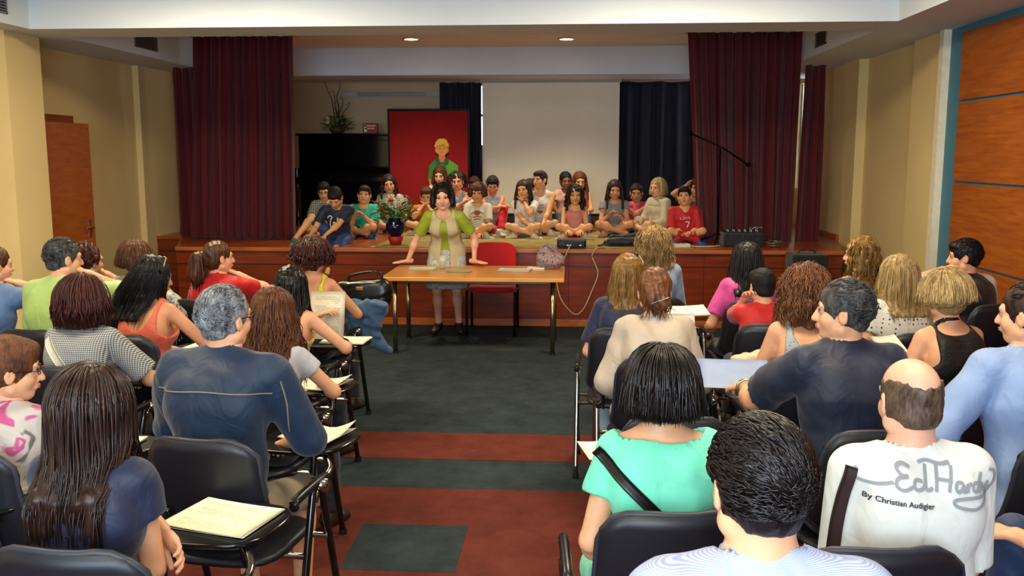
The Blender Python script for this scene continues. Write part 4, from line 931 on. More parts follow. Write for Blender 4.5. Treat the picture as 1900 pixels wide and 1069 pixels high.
# ------------------------------------------------------------------ the children on the stage
C = lambda c, **k: mat('cloth', c, **k)
F = .812; KG = 'children seated on the stage'
def kid(label, px, py, Y, rot=180, **k):
    k.setdefault('s', .78); k.setdefault('hs', .93); k.setdefault('b', 1.08); k.setdefault('base', 'cross'); k.setdefault('skin', 'k'); k.setdefault('floor', F)
    k.setdefault('bot', dict(m=C('33425e'), len=.75, name='shorts')); k.setdefault('shoe', 'b8b0a0'); k.setdefault('locks', None)
    return person(label, px, py, Y, rot, group=KG, **k)
lap = ((-.10, .24, .06), (.10, .24, .06)); clasp = ((-.045, .25, .20), (.045, .25, .20)); cross_a = (dict(t=(.12, .21, .24), pole=(-1, -.1, -.7)), dict(t=(-.12, .19, .27), pole=(1, -.1, -.7)))
plaid = mat('check', '4e5248', 'a8a890', scale=14., rough=.8)
kid('boy with glasses in grey plaid shirt, seated nearest the left curtain', 599, 336, 10.85, floor=.8, sex='m', hair=('boy', 'black'), head=(10, 14, 6), top=dict(m=plaid, sleeve=.75, collar=True), glasses=True, arms=((-.02, .26, .02), (.14, .26, .05)), shoe='e0d8cc', bot=dict(m=C('2a3040'), len=.7, name='shorts'))
kn = kid('boy in navy shirt with white script, head bowed, sitting on the stage edge', 618, 349, 9.56, base='edge', floor=.8, sex='m', hair=('boy', 'black'), head=(0, 42, 0), lean=16, top=dict(m=C('10182e'), sleeve=.7), arms=((.10, .36, .02), (.25, .30, .04)), legs=(dict(t=(.04, .46, -.36), pole=(-.1, 1, 1)), dict(t=(.44, .22, -.01), pole=(.7, .3, .6))), bot=dict(m=C('16386e'), len=.9, name='shorts'), shoe='4c5450')
tl_ = kid('boy in turquoise T-shirt with clasped hands and closed eyes', 677, 342, 10.65, floor=.8, sex='m', hair=('boy', 'dark'), head=(8, -4, -4), top=dict(m=C('1fa088'), sleeve=.8, flare=.012), arms=clasp, bot=dict(m=C('28384a'), len=.7, name='shorts'), shoe='2c4a5a')
kid('girl with long dark hair in grey top, behind the flower vase', 719, 323, 11.2, hair=('long', 'dark', dict(len=.22, wave=.012)), head=(12, 6, 8), top=dict(m=C('a8a290'), sleeve=.5), arms=((-.16, .2, .04), (.12, .24, .06)))
kid('boy in orange shirt, hands at his mouth, behind the standing woman', 791, 345, 10.95, sex='m', hair=('boy', 'brown'), head=(4, 10, 0), top=dict(m=C('c86a1c'), sleeve=.6), arms=(dict(t=(-.02, .11, -.09), head=True, pole=(-1, 0, -1)), dict(t=(.03, .11, -.09), head=True, pole=(1, 0, -1))))
kid('girl with long brown hair in cream top, in front of the cut-out figure', 815, 308, 11.75, base='kneel', hair=('long', 'brown', dict(len=.16)), head=(-3, 10, 2), top=dict(m=C('c8bc98'), sleeve=.5))
kid('girl with bushy pulled-back hair and folded arms in blue top', 847, 318, 11.35, base='kneel', hy=-.08, hair=('curly', 'dark', dict(len=.10, vol=.02, gap=95)), head=(2, 4, 4), top=dict(m=C('6a7e92'), sleeve=0, scoop=.07), arms=cross_a, skin='b')
kid('child with reddish-brown hair and white collar half hidden at the back', 880, 326, 11.75, base='kneel', hy=-.08, hair=('boy', 'redd'), head=(0, 14, 0), top=dict(m=C('d8d4c4'), sleeve=.6, collar=True))
kw = kid('child with brown bowl-cut hair in white printed T-shirt', 886, 338, 10.62, hair=('bob', 'brown', dict(len=.07, vol=.012, fringe=1, gap=62, cover=.004)), head=(-2, 6, 0), top=dict(m=C('d4ccb4'), sleeve=.75, flare=.014), arms=((-.06, .27, .0), (.06, .27, .0)), bot=dict(m=C('101014'), len=.6, name='shorts'))
ks = kid('child with sunglasses on the head, red trousers and folded arms', 914, 325, 11.05, hair=('boy', 'black'), head=(6, 22, 0), skin='b', b=1.15, top=dict(m=C('8a94a0'), sleeve=0), arms=(dict(t=(.10, .26, .24), pole=(-1, 0, -.5)), dict(t=(-.13, .25, .27), pole=(1, 0, -.5))), legs=(dict(t=(-.13, .34, -.02), pole=(-.25, .4, 1)), dict(t=(-.1, .36, -.02), pole=(1, .3, .5))), bot=dict(m=C('c01018'), len=1.9))
kg1 = kid('girl with long straight dark hair and white T-shirt resting her chin on her hand', 970, 333, 10.7, hair=('long', 'dark', dict(len=.26, shift=(0, .03, 0))), head=(-16, -2, 8), top=dict(m=C('cfc8b8'), sleeve=.6), arms=(dict(t=(-.01, .075, -.135), head=True, pole=(-.7, .5, -1)), (-.10, .25, .06)), bot=dict(m=C('9a9488'), len=.6, name='shorts'), shoe='c8c4a0')
kid('girl with a pink hair band mostly hidden between two others', 983, 330, 11.45, base='kneel', hy=-.1, hair=('tail', 'dark', dict(len=.15, tie='d86a7a', tz=.1)), head=(-20, 0, 0), top=dict(m=C('b87a70'), sleeve=.5))
kb = kid('boy in white sleeveless basketball shirt with red shoulders looking left', 1003, 315, 11.05, sex='m', s=.84, hair=('boy', 'dark'), head=(-38, -4, 4), top=dict(m=C('c8c0b4'), sleeve=0, scoop=.05), arms=((-.02, .26, .03), (.12, .28, .04)), bot=dict(m=C('161828'), len=.85, name='shorts'), shoe='c8c8c0')
kid('girl with dark pulled-back hair in pale pink top at the back', 1049, 317, 11.65, base='kneel', hair=('tail', 'black', dict(len=.12)), head=(10, 6, 4), skin='d', top=dict(m=C('c89488'), sleeve=.5))
kid('girl with long light-brown hair in pink vest top at the back', 1076, 318, 11.5, base='kneel', hair=('long', 'chest', dict(len=.28)), head=(8, 8, 0), top=dict(m=C('c87888'), sleeve=0), bot=dict(m=C('1c4a86'), len=.8, name='shorts'))
kid('girl with long wavy dark hair in red striped top, hands on ankles', 1067, 342, 10.62, hair=('curly', 'dark', dict(len=.22, wave=.014, gap=68, vol=.006)), head=(4, 2, 0), top=dict(m=mat('stripe', 'b83a40', 'c8a098', scale=26., dir='Z'), sleeve=0, scoop=.05), arms=((-.07, .30, .03), (.07, .30, .03)), bot=dict(m=C('c01820'), len=.35, name='shorts'))
kid('girl with long dark hair in grey top, hands held open in front', 1141, 333, 10.9, s=.84, hair=('long', 'dark', dict(len=.28, shift=(0, .02, 0))), head=(4, 6, 0), skin='b', top=dict(m=C('7e7e7a'), sleeve=.3), arms=((-.05, .26, .16), (.06, .26, .19)), bot=dict(m=C('4a5658'), len=.5, name='shorts'), shoe=None)
kid('girl in bright pink top seated between two others on the right', 1181, 339, 11.35, hair=('tail', 'dark', dict(len=.10)), head=(-4, 8, 0), skin='c', top=dict(m=C('d02a5a'), sleeve=.35), arms=cross_a)
kid('blonde girl in cream hooded jacket turned to the left', 1221, 329, 10.95, rot=128, s=.84, hair=('bob', 'blond', dict(len=.12, gap=72, vol=.006)), head=(8, 2, 0), skin='a', top=[dict(m=C('bcae90'), sleeve=1.9, g=.022, flare=.012, hem=-.05, wr=.006), dict(m=C('b4a688'), name='hood', sleeve=0, g=.03, hem=.34, neck=.05)], arms=((-.1, .26, .05), (.12, .25, .1)), bot=dict(m=C('b01c20'), len=.5, name='shorts'))
kr = kid('boy in red football jersey and red socks beside the right curtain', 1270, 344, 10.3, floor=.8, sex='m', hair=('boy', 'black'), head=(-14, -8, 4), top=dict(m=C('b80d16'), sleeve=.85, flare=.012, vneck=.03), arms=((-.05, .25, .06), (.05, .25, .05)), bot=dict(m=C('b80d16'), len=.8, name='shorts'), shoe='1c4a8a')
for i in (0, 1):
    hj, kn_, an, fd = kr['LG'][i]; V, Q = tubes(np.array([np.array(smoothpath([kn_+(an-kn_)*.22, kn_+(an-kn_)*.5, an], 4))]), np.array([np.full(9, .047)*.9]), 14, 1, False)
    npmesh('sock', V-kr['off'], Q, C('b80d16'), kr['root'])
kid('brown-haired child half behind the right curtain with a hand raised to the head', 1291, 330, 11.3, hair=('boy', 'brown'), top=dict(m=C('5a4a40'), sleeve=.6), arms=(lap[0], dict(t=(.13, .04, .03), head=True, pole=(1, .2, -1))), palms=(None, A3(-1, .4, 0)))
# marks on the shirts
WHITE = mat('plain', 'd8d4cc', rough=.7)
print_on(kn, strokes([[(-.10, .05), (-.07, .075), (-.045, .06), (-.06, .03), (-.075, -.03), (-.06, -.05), (-.04, -.04)], [(-.04, -.01), (-.02, .01), (-.03, -.03), (-.045, -.02)], [(-.015, .01), (-.01, -.04), (.01, -.03), (.025, .04), (.02, .06), (.01, -.02), (.03, -.03)], [(.045, .045), (.05, .02)]], .011), WHITE, 0, .17, back=False)
print_on(kr, strokes([[(-.055, .01), (-.055, -.01), (-.04, -.01)], [(-.03, .01), (-.015, .01), (-.015, -.01), (-.03, -.01)], [(-.005, .01), (.015, .01)], [(.005, .01), (.005, -.01)], [(.025, -.01), (.03, .01), (.045, .01), (.045, -.01)]], .005), WHITE, 0, .20, back=False); print_on(kr, strokes([[(-.022, .028), (.02, .028), (.0, -.03)]], .012), WHITE, .02, .13, back=False)
def blob(n, r, seed, sy=1.): 
    q = random.Random(seed); bm = bmesh.new(); vs = [bm.verts.new((r*math.cos(6.283*i/n)*q.uniform(.8, 1.1), r*sy*math.sin(6.283*i/n)*q.uniform(.8, 1.1), 0)) for i in range(n)]; c = bm.verts.new((0, 0, 0))
    for i in range(n): bm.faces.new((c, vs[i], vs[(i+1) % n]))
    return bm
print_on(kw, blob(16, .042, 1, .7), mat('plain', 'a8202a'), -.0, .215, back=False); print_on(kw, strokes([[(-.07, .0), (-.04, .02), (0, -.01), (.04, .02), (.07, 0)], [(-.05, -.04), (0, -.025), (.05, -.04)], [(-.04, -.065), (0, -.055), (.04, -.065)]], .010), mat('plain', '6a6258'), 0, .20, back=False)
print_on(kb, blob(16, .035, 2, .6), mat('plain', 'a83040'), 0, .20, back=False); print_on(kb, strokes([[(-.06, .03), (-.03, .045), (0, .03), (.04, .045)], [(-.05, .0), (.05, .012)]], .009), mat('plain', '8a8490'), 0, .24, back=False)
print_on(kg1, blob(14, .04, 3, .8), mat('plain', 'b83048'), 0, .11, back=False)
for q in (-1, 1):
    a, b_, _ = kr['AR'][0 if q < 0 else 1]; p = a+(b_-a)*.62-kr['off']; d = unit(A3(q*.5, 1, .1)); npmesh('sleeve_patch', *(lambda V, Q: (V, Q))(*ball(p+d*.045, (.024, .012, .02), n=6)), WHITE, kr['root'])
# sunglasses pushed up on a head
def sunglasses(info, m1=mat('plain', '0a0a0a', rough=.08), tilt=55, band='0a0a0a', back=False):
    P = info['P']; off = info['off']; pa = []; R2 = rX(tilt)
    def q_(x, y, z): v = R2 @ A3(x, y, z); return P((v[0], v[1]-.012, v[2]+.028))
    for q in (-1, 1): V, Q = ball((0, 0, 0), (.026, .006, .019), n=8); V = np.array([q_(v[0]+q*.033, v[1]+.106, v[2]) for v in V]); pa.append((V, Q, 0))
    for q in (-1, 1): pa.append((*tubes(np.array([[q_(q*.055, .103, .006), q_(q*.086, .06, .004), q_(q*.092, -.02, -.004)]]), np.full((1, 3), .003), 5, 1, False), 1))
    pa.append((*tubes(np.array([[q_(-.012, .108, .004), q_(.012, .108, .004)]]), np.full((1, 2), .003), 5, 1, False), 1))
    v, q, mi = join(pa); npmesh('sunglasses', v-off, q, [m1, mat('plain', band, rough=.2)], info['root'], mi)
sunglasses(ks, tilt=38)

# ------------------------------------------------------------------ the woman at the table
vest = mat('stripe', 'bcb08a', 'a89c78', scale=60., dir='X', rough=.85); green = C('8a9a1e'); skirt = mat('floral', 'b0b4a8', '8c9098', c3='7c8890', scale=26., rough=.8)
wo = person('woman with dark shoulder-length bob in beige vest and green top, leaning on the table', 820, 340, 8.56, 180, base='stand', s=.93, b=1.05, hs=1.0, skin='p', lean=30, slump=.9, hair=('bob', 'black', dict(len=.135, vol=.008, gap=78, flare=.004, cover=.006, fh=.012)), head=(4, 4, 3), locks=160,
    top=[dict(m=green, sleeve=.75, g=.014, scoop=.05), dict(m=vest, name='vest', sleeve=0, g=.026, hem=-.17, long=.17, open=.06, neck=.075, wr=.002, cap=False)],
    bot=dict(m=skirt, name='skirt', skirt=.9, len=.95, flare=.02, g=.016), arms=(dict(w=(-.93, 8.69, .745), pole=(-.6, -.5, .2)), dict(w=(-1.57, 8.67, .745), pole=(.6, -.5, .2))), palms=(A3(0, .0, -1), A3(0, .0, -1)), hdir=((-.8, .6, -.05), (.8, .6, -.05)), curl=4, shoe='1c1410', fine=True,
    legs=((-.10, -.10, -.73), (.10, -.06, -.73)))
# ------------------------------------------------------------------ table and the things on it
TO = (-.86, 8.28, 0); t = empty('speaker_table', 'light wood table with round metal legs in front of the standing woman', 'table', TO)
TW = mat('wood', 'c07c30', 'd49440', rough=.3, scale=2.5, grain=(1, 8, 8), coat=.2)
box('table_top', TW, -.80, .80, -.45, .45, .665, .70, parent=t, bevel=.006)
STL = mat('metal', 'b0a484', rough=.25)
for x, y in ((-.70, -.33), (.70, -.33), (-.70, .33), (.70, .33)):
    bm = bmesh.new(); cyl(bm, (x, y, .015), (x, y, .665), .021, n=20); l = fin('leg', bm, STL, t, True)
    bm = bmesh.new(); cyl(bm, (x, y, 0), (x, y, .02), .025, n=16); fin('foot_cap', bm, mat('plain', '141414'), l)
box('apron', mat('metal', '55504a', rough=.4), -.68, .68, -.34, -.32, .63, .665, parent=t); box('apron', mat('metal', '55504a', rough=.4), -.68, .68, .32, .34, .63, .665, parent=t)
# red chair
RD = mat('cloth', 'b8080c', rough=.8); t = empty('red_chair', 'red upholstered chair with a black metal frame between table and stage', 'chair', (-.78, 8.98, 0)); BKM = mat('metal', '1a1a1c', rough=.25)
def pad(bm, w, d, h, M=None, n=8, cx=0, cy=0, cz=0, bow=0., r=.22):
    """a cushion: rounded-square outline, domed"""
    rings = []
    for sc, z in ((.90, 0), (1, .25), (1, .7), (.93, .95), (.7, 1.0), (.0, 1.04)):
        ring = []
        for i in range(4*n):
            a = 6.28318*i/(4*n); c, s_ = math.cos(a), math.sin(a); k = (abs(c)**4+abs(s_)**4)**-.25; x, y = c*k*sc*w/2, s_*k*sc*d/2
            ring.append(bm.verts.new((cx+x, cy+y, cz+z*h+bow*(x*2/w)**2)))
            if sc == 0: break
        rings.append(ring)
    for a, b in zip(rings[:-1], rings[1:]):
        if len(b) == 1:
            for i in range(len(a)): bm.faces.new((a[i], a[(i+1) % len(a)], b[0]))
        else:
            for i in range(len(a)): j = (i+1) % len(a); bm.faces.new((a[i], a[j], b[j], b[i]))
    bm.faces.new(rings[0][::-1])
    if M is not None: bmesh.ops.transform(bm, matrix=M, verts=bm.verts)
bm = bmesh.new(); pad(bm, .46, .44, .07, cz=.42); fin('seat', bm, RD, t, True)
bm = bmesh.new(); pad(bm, .45, .34, .05, M=Matrix.Translation((0, .235, .71)) @ Matrix.Rotation(math.radians(80), 4, 'X') @ Matrix.Rotation(0, 4, 'Z'), bow=.03); fin('backrest', bm, RD, t, True)
for q in (-1, 1):
    tube('side_frame', [(q*.235, -.22, 0), (q*.235, -.19, .40), (q*.235, -.16, .425), (q*.235, .15, .425), (q*.235, .22, .41), (q*.235, .26, 0)], .013, BKM, t, n=5)
    tube('back_support', [(q*.10, .15, .42), (q*.10, .25, .44), (q*.10, .275, .62)], .010, BKM, t)
# things on the table
PAPER = mat('page', 'e8e4c8', '6a6a62', rough=.7); PLAINP = mat('plain', 'e6e2cc', rough=.7)
def leaf(name, label, cat, loc, w, d, rz=0, m=PAPER, tilt=(0, 0), curl=.004, group=None, par=None, stack=1, fan=0, th=.0015):
    if stack > 1:
        o = empty(name, label, cat, loc, 0, group)
        for i in range(stack): p = sheet('page', m if i == stack-1 else PLAINP, w, d, o, curl, th, fan=fan*(i == stack-1)); p.location = (random.uniform(-.004, .004), random.uniform(-.004, .004), i*th*1.6); p.rotation_euler = (0, 0, random.uniform(-.03, .03))
    else: o = sheet(name, m, w, d, None, curl, th, fan=fan); tag(o, label, cat, group)
    o.location = tuple(map(float, loc)); o.rotation_euler = (math.radians(tilt[0]), math.radians(tilt[1]), math.radians(rz)); return o
leaf('notebook', 'pale green notebook open on the table near the glass', 'notebook', (-1.38, 8.42, .702), .26, .19, 8, mat('plain', 'c8d4a8', rough=.7), stack=3)
leaf('paper_sheet', 'small grey-green sheet lying near the middle of the table front', 'paper', (-1.02, 8.26, .702), .22, .14, 4, mat('plain', '9aa088', rough=.6))
leaf('magazine', 'magazine and papers on the right half of the table', 'magazine', (-.52, 8.36, .702), .30, .20, -6, mat('page', 'd8ccc0', '8a5a70', rough=.4), stack=3)
leaf('envelope', 'cream card lying beside the printed bag', 'card', (-.33, 8.50, .702), .16, .10, 2, PLAINP, th=.012)
t = empty('drinking_glass', 'clear tumbler of water on the table by the notebook', 'glass', (-1.20, 8.45, .70))
bm = bmesh.new(); lathe(bm, [(.030, 0), (.036, .12), (.0335, .12), (.028, .008), (.002, .007)], 24); fin('tumbler', bm, mat('clear', 'e8ece0'), t, True)
bm = bmesh.new(); lathe(bm, [(.0275, .009), (.031, .07), (.002, .07)], 24); fin('water', bm, mat('clear', 'b8c0b0'), t, True)
# patterned cloth bag
t = empty('cloth_bag', 'crumpled grey and pink patterned cloth bag on the table', 'bag', (-.20, 8.52, .70))
BAGM = mat('floral', '8c887a', 'a04a78', c3='3c383a', scale=30., rough=.8)
v, q = nets(field([ell_((0, 0, .08), (.13, .09, .085), .03), ell_((-.05, 0, .15), (.07, .06, .075), .03), ell_((.07, -.03, .07), (.07, .06, .06), .03), ell_((.02, .02, .19), (.04, .03, .04), .03)], .009, [(A3(0, 0, .002), A3(0, 0, -1))], fold(.010, 5, 55))); npmesh('bag_body', v, q, BAGM, t)
tube('handle', [(-.09, -.03, .14), (-.07, -.05, .22), (0, -.04, .235), (.05, -.03, .17)], .008, BAGM, t)
# ------------------------------------------------------------------ things on and in front of the stage
t = empty('flower_vase', 'dark blue round vase with white and orange-red flowers at the stage edge', 'vase', (-1.86, 9.58, .905))
bm = bmesh.new(); lathe(bm, [(.05, 0), (.085, .03), (.105, .08), (.10, .13), (.07, .17), (.075, .19), (.065, .185), (.0, .1)], 28); fin('bowl', bm, mat('plain', '070b28', rough=.1), t, True)
rr = random.Random(9); GRN = mat('plain', '44742c', rough=.6); WHT = mat('plain', 'ece8d4', rough=.7); ORG = mat('plain', 'e0461e', rough=.6)
bm = bmesh.new()
for i in range(150):
    a = rr.uniform(0, 6.28); e = rr.uniform(-.4, .9); r0 = rr.uniform(.04, .20); leafm(bm, (math.cos(a)*r0, math.sin(a)*r0*.8, .20+r0*.25+rr.uniform(-.06, .10)), (math.cos(a), math.sin(a), e), rr.uniform(.07, .12), rr.uniform(.03, .055))
tag(fin('foliage', bm, GRN, t), kind='stuff')
for i in range(18):
    a = rr.uniform(0, 6.28); r0 = rr.uniform(.02, .15); z = rr.uniform(.30, .46)-r0*.4; x, y = math.cos(a)*r0, math.sin(a)*r0*.8; s0 = tube('stem', [(x*.3, y*.3, .15), (x*.8, y*.8, z*.7), (x, y, z)], .003, GRN, t, sides=5, n=3)
    bm = bmesh.new()
    for k in range(26): b = rr.uniform(0, 6.28); e = rr.uniform(-.2, 1.3); q = rr.uniform(.005, .04); leafm(bm, (x+math.cos(b)*q, y+math.sin(b)*q, z+rr.uniform(-.03, .04)), (math.cos(b), math.sin(b), e), .022, .014)
    fin('white_blossom', bm, WHT, s0)
for x, z, r in ((-.17, .34, .030), (-.14, .27, .030), (-.03, .36, .036), (.16, .27, .024), (-.10, .22, .02), (.06, .30, .018)):
    y = -.06; s0 = tube('stem', [(x*.3, y*.3, .15), (x*.8, y, z*.7), (x, y, z)], .004, GRN, t, sides=5, n=3); bm = bmesh.new()
    for ring, (n, rad, e) in enumerate(((4, .25, 1.6), (6, .5, 1.0), (8, .8, .5))):
        for k in range(n): b = 6.283*k/n+ring*.4; leafm(bm, (x+math.cos(b)*r*rad*.4, y+math.sin(b)*r*rad*.4-.01, z), (math.cos(b), math.sin(b), e), r*1.25, r*1.2)
    fin('orange_bloom', bm, ORG, s0)
t = empty('red_pot', 'red tapered pot at the stage edge holding the blue vase', 'pot', (-1.86, 9.46+.12, .802))
bm = bmesh.new(); lathe(bm, [(.055, 0), (.085, .10), (.08, .102), (.0, .10)], 24); fin('pot_body', bm, mat('plain', '9c140c', rough=.5), t, True)
leaf('paper_sheet', 'white slip of paper on the stage edge left of the red pot', 'paper', (-2.02, 9.47, .803), .17, .04, 30, PLAINP)
def rbox(name, m, w, d, h, parent, z=0, r=.03, x=0, y=0):
    bm = bmesh.new(); bx(bm, x-w/2, x+w/2, y-d/2, y+d/2, z, z+h); return fin(name, bm, m, parent, False, r)
GL = mat('plain', '0a0a0c', rough=.18, spec=.6)
t = empty('projector', 'black glossy projector on the stage edge with a cable hanging from it', 'projector', (.0, 9.47, .803))
rbox('case', GL, .30, .24, .085, t, .012, .018); bm = bmesh.new(); cyl(bm, (.08, .115, .055), (.08, .145, .055), .032, n=20); fin('lens', bm, mat('plain', '202428', rough=.1), t, True)
for x in (-.12, .12): bm = bmesh.new(); cyl(bm, (x, 0, 0), (x, 0, .014), .012, n=10); fin('foot', bm, GL, t)
for k in range(5): box('vent_slat', mat('plain', '2c2c30', rough=.3), -.13+k*.012, -.124+k*.012, -.1215, -.1195, .03, .075, parent=t, bevel=0)
for x in (-.04, -.015, .09): box('socket', mat('metal', 'a8a8a8', rough=.3), x-.009, x+.009, -.123, -.1195, .03, .045, parent=t, bevel=0)
CBL = mat('plain', 'b0a070', rough=.6)
cb = tube('power_cable', [(-.02, 9.34, .84), (-.03, 9.30, .81), (-.07, 9.295, .72), (-.12, 9.29, .63), (-.15, 9.27, .50), (-.10, 9.22, .30), (.03, 9.18, .16), (.12, 9.20, .20), (.20, 9.25, .36), (.27, 9.28, .55), (.24, 9.29, .66), (.21, 9.295, .74), (.25, 9.30, .815), (.33, 9.42, .812), (.36, 9.55, .812)], .0065, CBL); tag(cb, 'beige power cable looping down the front of the stage', 'cable')
t = empty('laptop_bag', 'flat black laptop case lying on the stage right of the projector', 'bag', (.62, 9.66, .812)); v, q = nets(field([cap_((-.22, -.08, .045), (.22, -.08, .05), .045, .05, .04), cap_((-.18, .12, .06), (.22, .12, .06), .05, .055, .04), cap_((-.26, 0, .03), (.24, 0, .05), .03, .05, .03)], .012, [(A3(0, 0, .0), A3(0, 0, -1))], fold(.006, 2, 30))); npmesh('case', v, q, C('08080a'), t)
tube('carry_strap', [(-.22, -.12, .03), (-.34, -.14, .012), (-.30, -.02, .012), (-.2, .1, .03)], .009, C('101012'), t)
t = empty('power_strip', 'white power strip with a cable at the stage edge', 'power strip', (1.14, 9.54, .803), math.radians(12)); rbox('body', mat('plain', 'd0ccb8', rough=.4), .16, .07, .045, t, 0, .008)
for x in (-.04, .02): bm = bmesh.new(); cyl(bm, (x, 0, .045), (x, 0, .047), .018, n=16); fin('socket', bm, mat('plain', '3a3a38'), t)
tube('cable', [(.08, 0, .02), (.18, .02, .008), (.34, .02, .008), (.45, .10, .008)], .007, mat('plain', 'c0b898'), t)
t = empty('audio_mixer', 'black audio equipment and coiled cables on the stage before the right curtain', 'audio equipment', (1.80, 9.85, .803)); rbox('case', C('0c0c0e'), .42, .30, .14, t, 0, .015); bm = bmesh.new(); bx(bm, -.19, .19, -.13, .13, .14, .155); fin('control_panel', bm, mat('plain', '1c1c20', rough=.3), t)
for k in range(6):
    for j in range(2): bm = bmesh.new(); cyl(bm, (-.15+k*.06, -.07+j*.08, .155), (-.15+k*.06, -.07+j*.08, .172), .010, n=10); fin('knob', bm, mat('metal', 'a0a0a0', rough=.3), t)
tube('coiled_cable', [(.14+.06*math.cos(a), -.05+.03*math.sin(a), .19+.01*math.sin(a*3)) for a in np.linspace(0, 12, 26)], .006, mat('metal', '9a9a92', rough=.3), t, n=2)
o = tube('coiled_cable', [(2.10+.07*math.cos(a)*(1+.2*math.sin(a*.7)), 9.62+.06*math.sin(a), .812+.004*a) for a in np.linspace(0, 16, 34)], .006, mat('metal', '8a8a80', rough=.4), n=2); tag(o, 'small pile of coiled metal-grey cable on the stage beside the black speaker', 'cable')
t = empty('loudspeaker', 'black loudspeaker box standing on the floor against the stage front', 'speaker', (2.30, 9.10, 0)); rbox('cabinet', C('0b0b0c'), .34, .32, .80, t, 0, .012)
bm = bmesh.new(); bx(bm, -.15, .15, -.165, -.158, .05, .70); fin('grille', bm, mat('plain', '121214', rough=.6), t)
tube('handle', [(-.08, 0, .80), (-.06, 0, .83), (.06, 0, .83), (.08, 0, .80)], .008, mat('plain', '181818'), t)
# microphone stand
t = empty('microphone_stand', 'black microphone stand with a boom arm before the right curtain', 'microphone stand', (1.56, 9.92, .803)); MB_ = mat('metal', '141416', rough=.4)
tube('pole', [(0, 0, .1), (0, 0, 1.03)], .010, MB_, t, smooth=False); tube('boom', [(.28, 0, .86), (.02, 0, 1.03), (-.30, 0, 1.17)], .008, MB_, t, smooth=False)
for a in (.3, 2.4, 4.5): tube('leg', [(0, 0, .12), (.30*math.cos(a), .22*math.sin(a), .006)], .008, MB_, t, smooth=False)
V, Q = ball((-.32, 0, 1.18), (.03, .022, .026)); npmesh('microphone', V, Q, MB_, t); bm = bmesh.new(); cyl(bm, (.0, -.015, 1.03), (0, .015, 1.03), .022, n=14); fin('clutch', bm, MB_, t)
V, Q = ball((.30, 0, .85), (.028, .022, .022)); npmesh('counterweight', V, Q, MB_, t)

# ------------------------------------------------------------------ conference chairs with writing tablets
PLS = mat('plain', '17181f', rough=.42, spec=.45); CHR = mat('metal', 'a8a49c', rough=.12); BLF = mat('plain', '0c0b0a', rough=.12, spec=.7); BOARD = mat('plain', '141210', rough=.22, spec=.6)
def shell(name, w0, w1, h, m, parent, z0, y0, lean, bow, th=.022, nx=12, nz=10):
    G = []
    for j in range(nz):
        v = j/(nz-1)
        for i in range(nx):
            u = 2*i/(nx-1)-1; w = (w0+(w1-w0)*v)/2; cr = .10; e = max(0, abs(u)-.55)/.45; dz = -.055*e**2.4 if v > .5 else 0; dz *= (v-.5)*2 if v > .5 else 1; dz2 = .04*e**2.4*(1-v*2) if v < .5 else 0
            G.append((u*w, y0-lean*v*h-.012*math.sin(v*3.14)+bow*u*u, z0+v*h+dz+dz2))
    G = np.array(G); n = nx*nz; B = G.copy(); B[:, 1] -= th; idx = np.arange(n).reshape(nz, nx)
    q = np.stack([idx[:-1, :-1], idx[:-1, 1:], idx[1:, 1:], idx[1:, :-1]], -1).reshape(-1, 4); bd = list(idx[0, :])+list(idx[1:, -1])+list(idx[-1, -2::-1])+list(idx[-2:0:-1, 0]); sq = [(bd[i], bd[i]+n, bd[(i+1) % len(bd)]+n, bd[(i+1) % len(bd)]) for i in range(len(bd))]
    return npmesh(name, np.vstack([G, B]), np.vstack([q[:, ::-1], q+n, np.array(sq)[:, ::-1]]), m, parent), G[bd], B[bd]
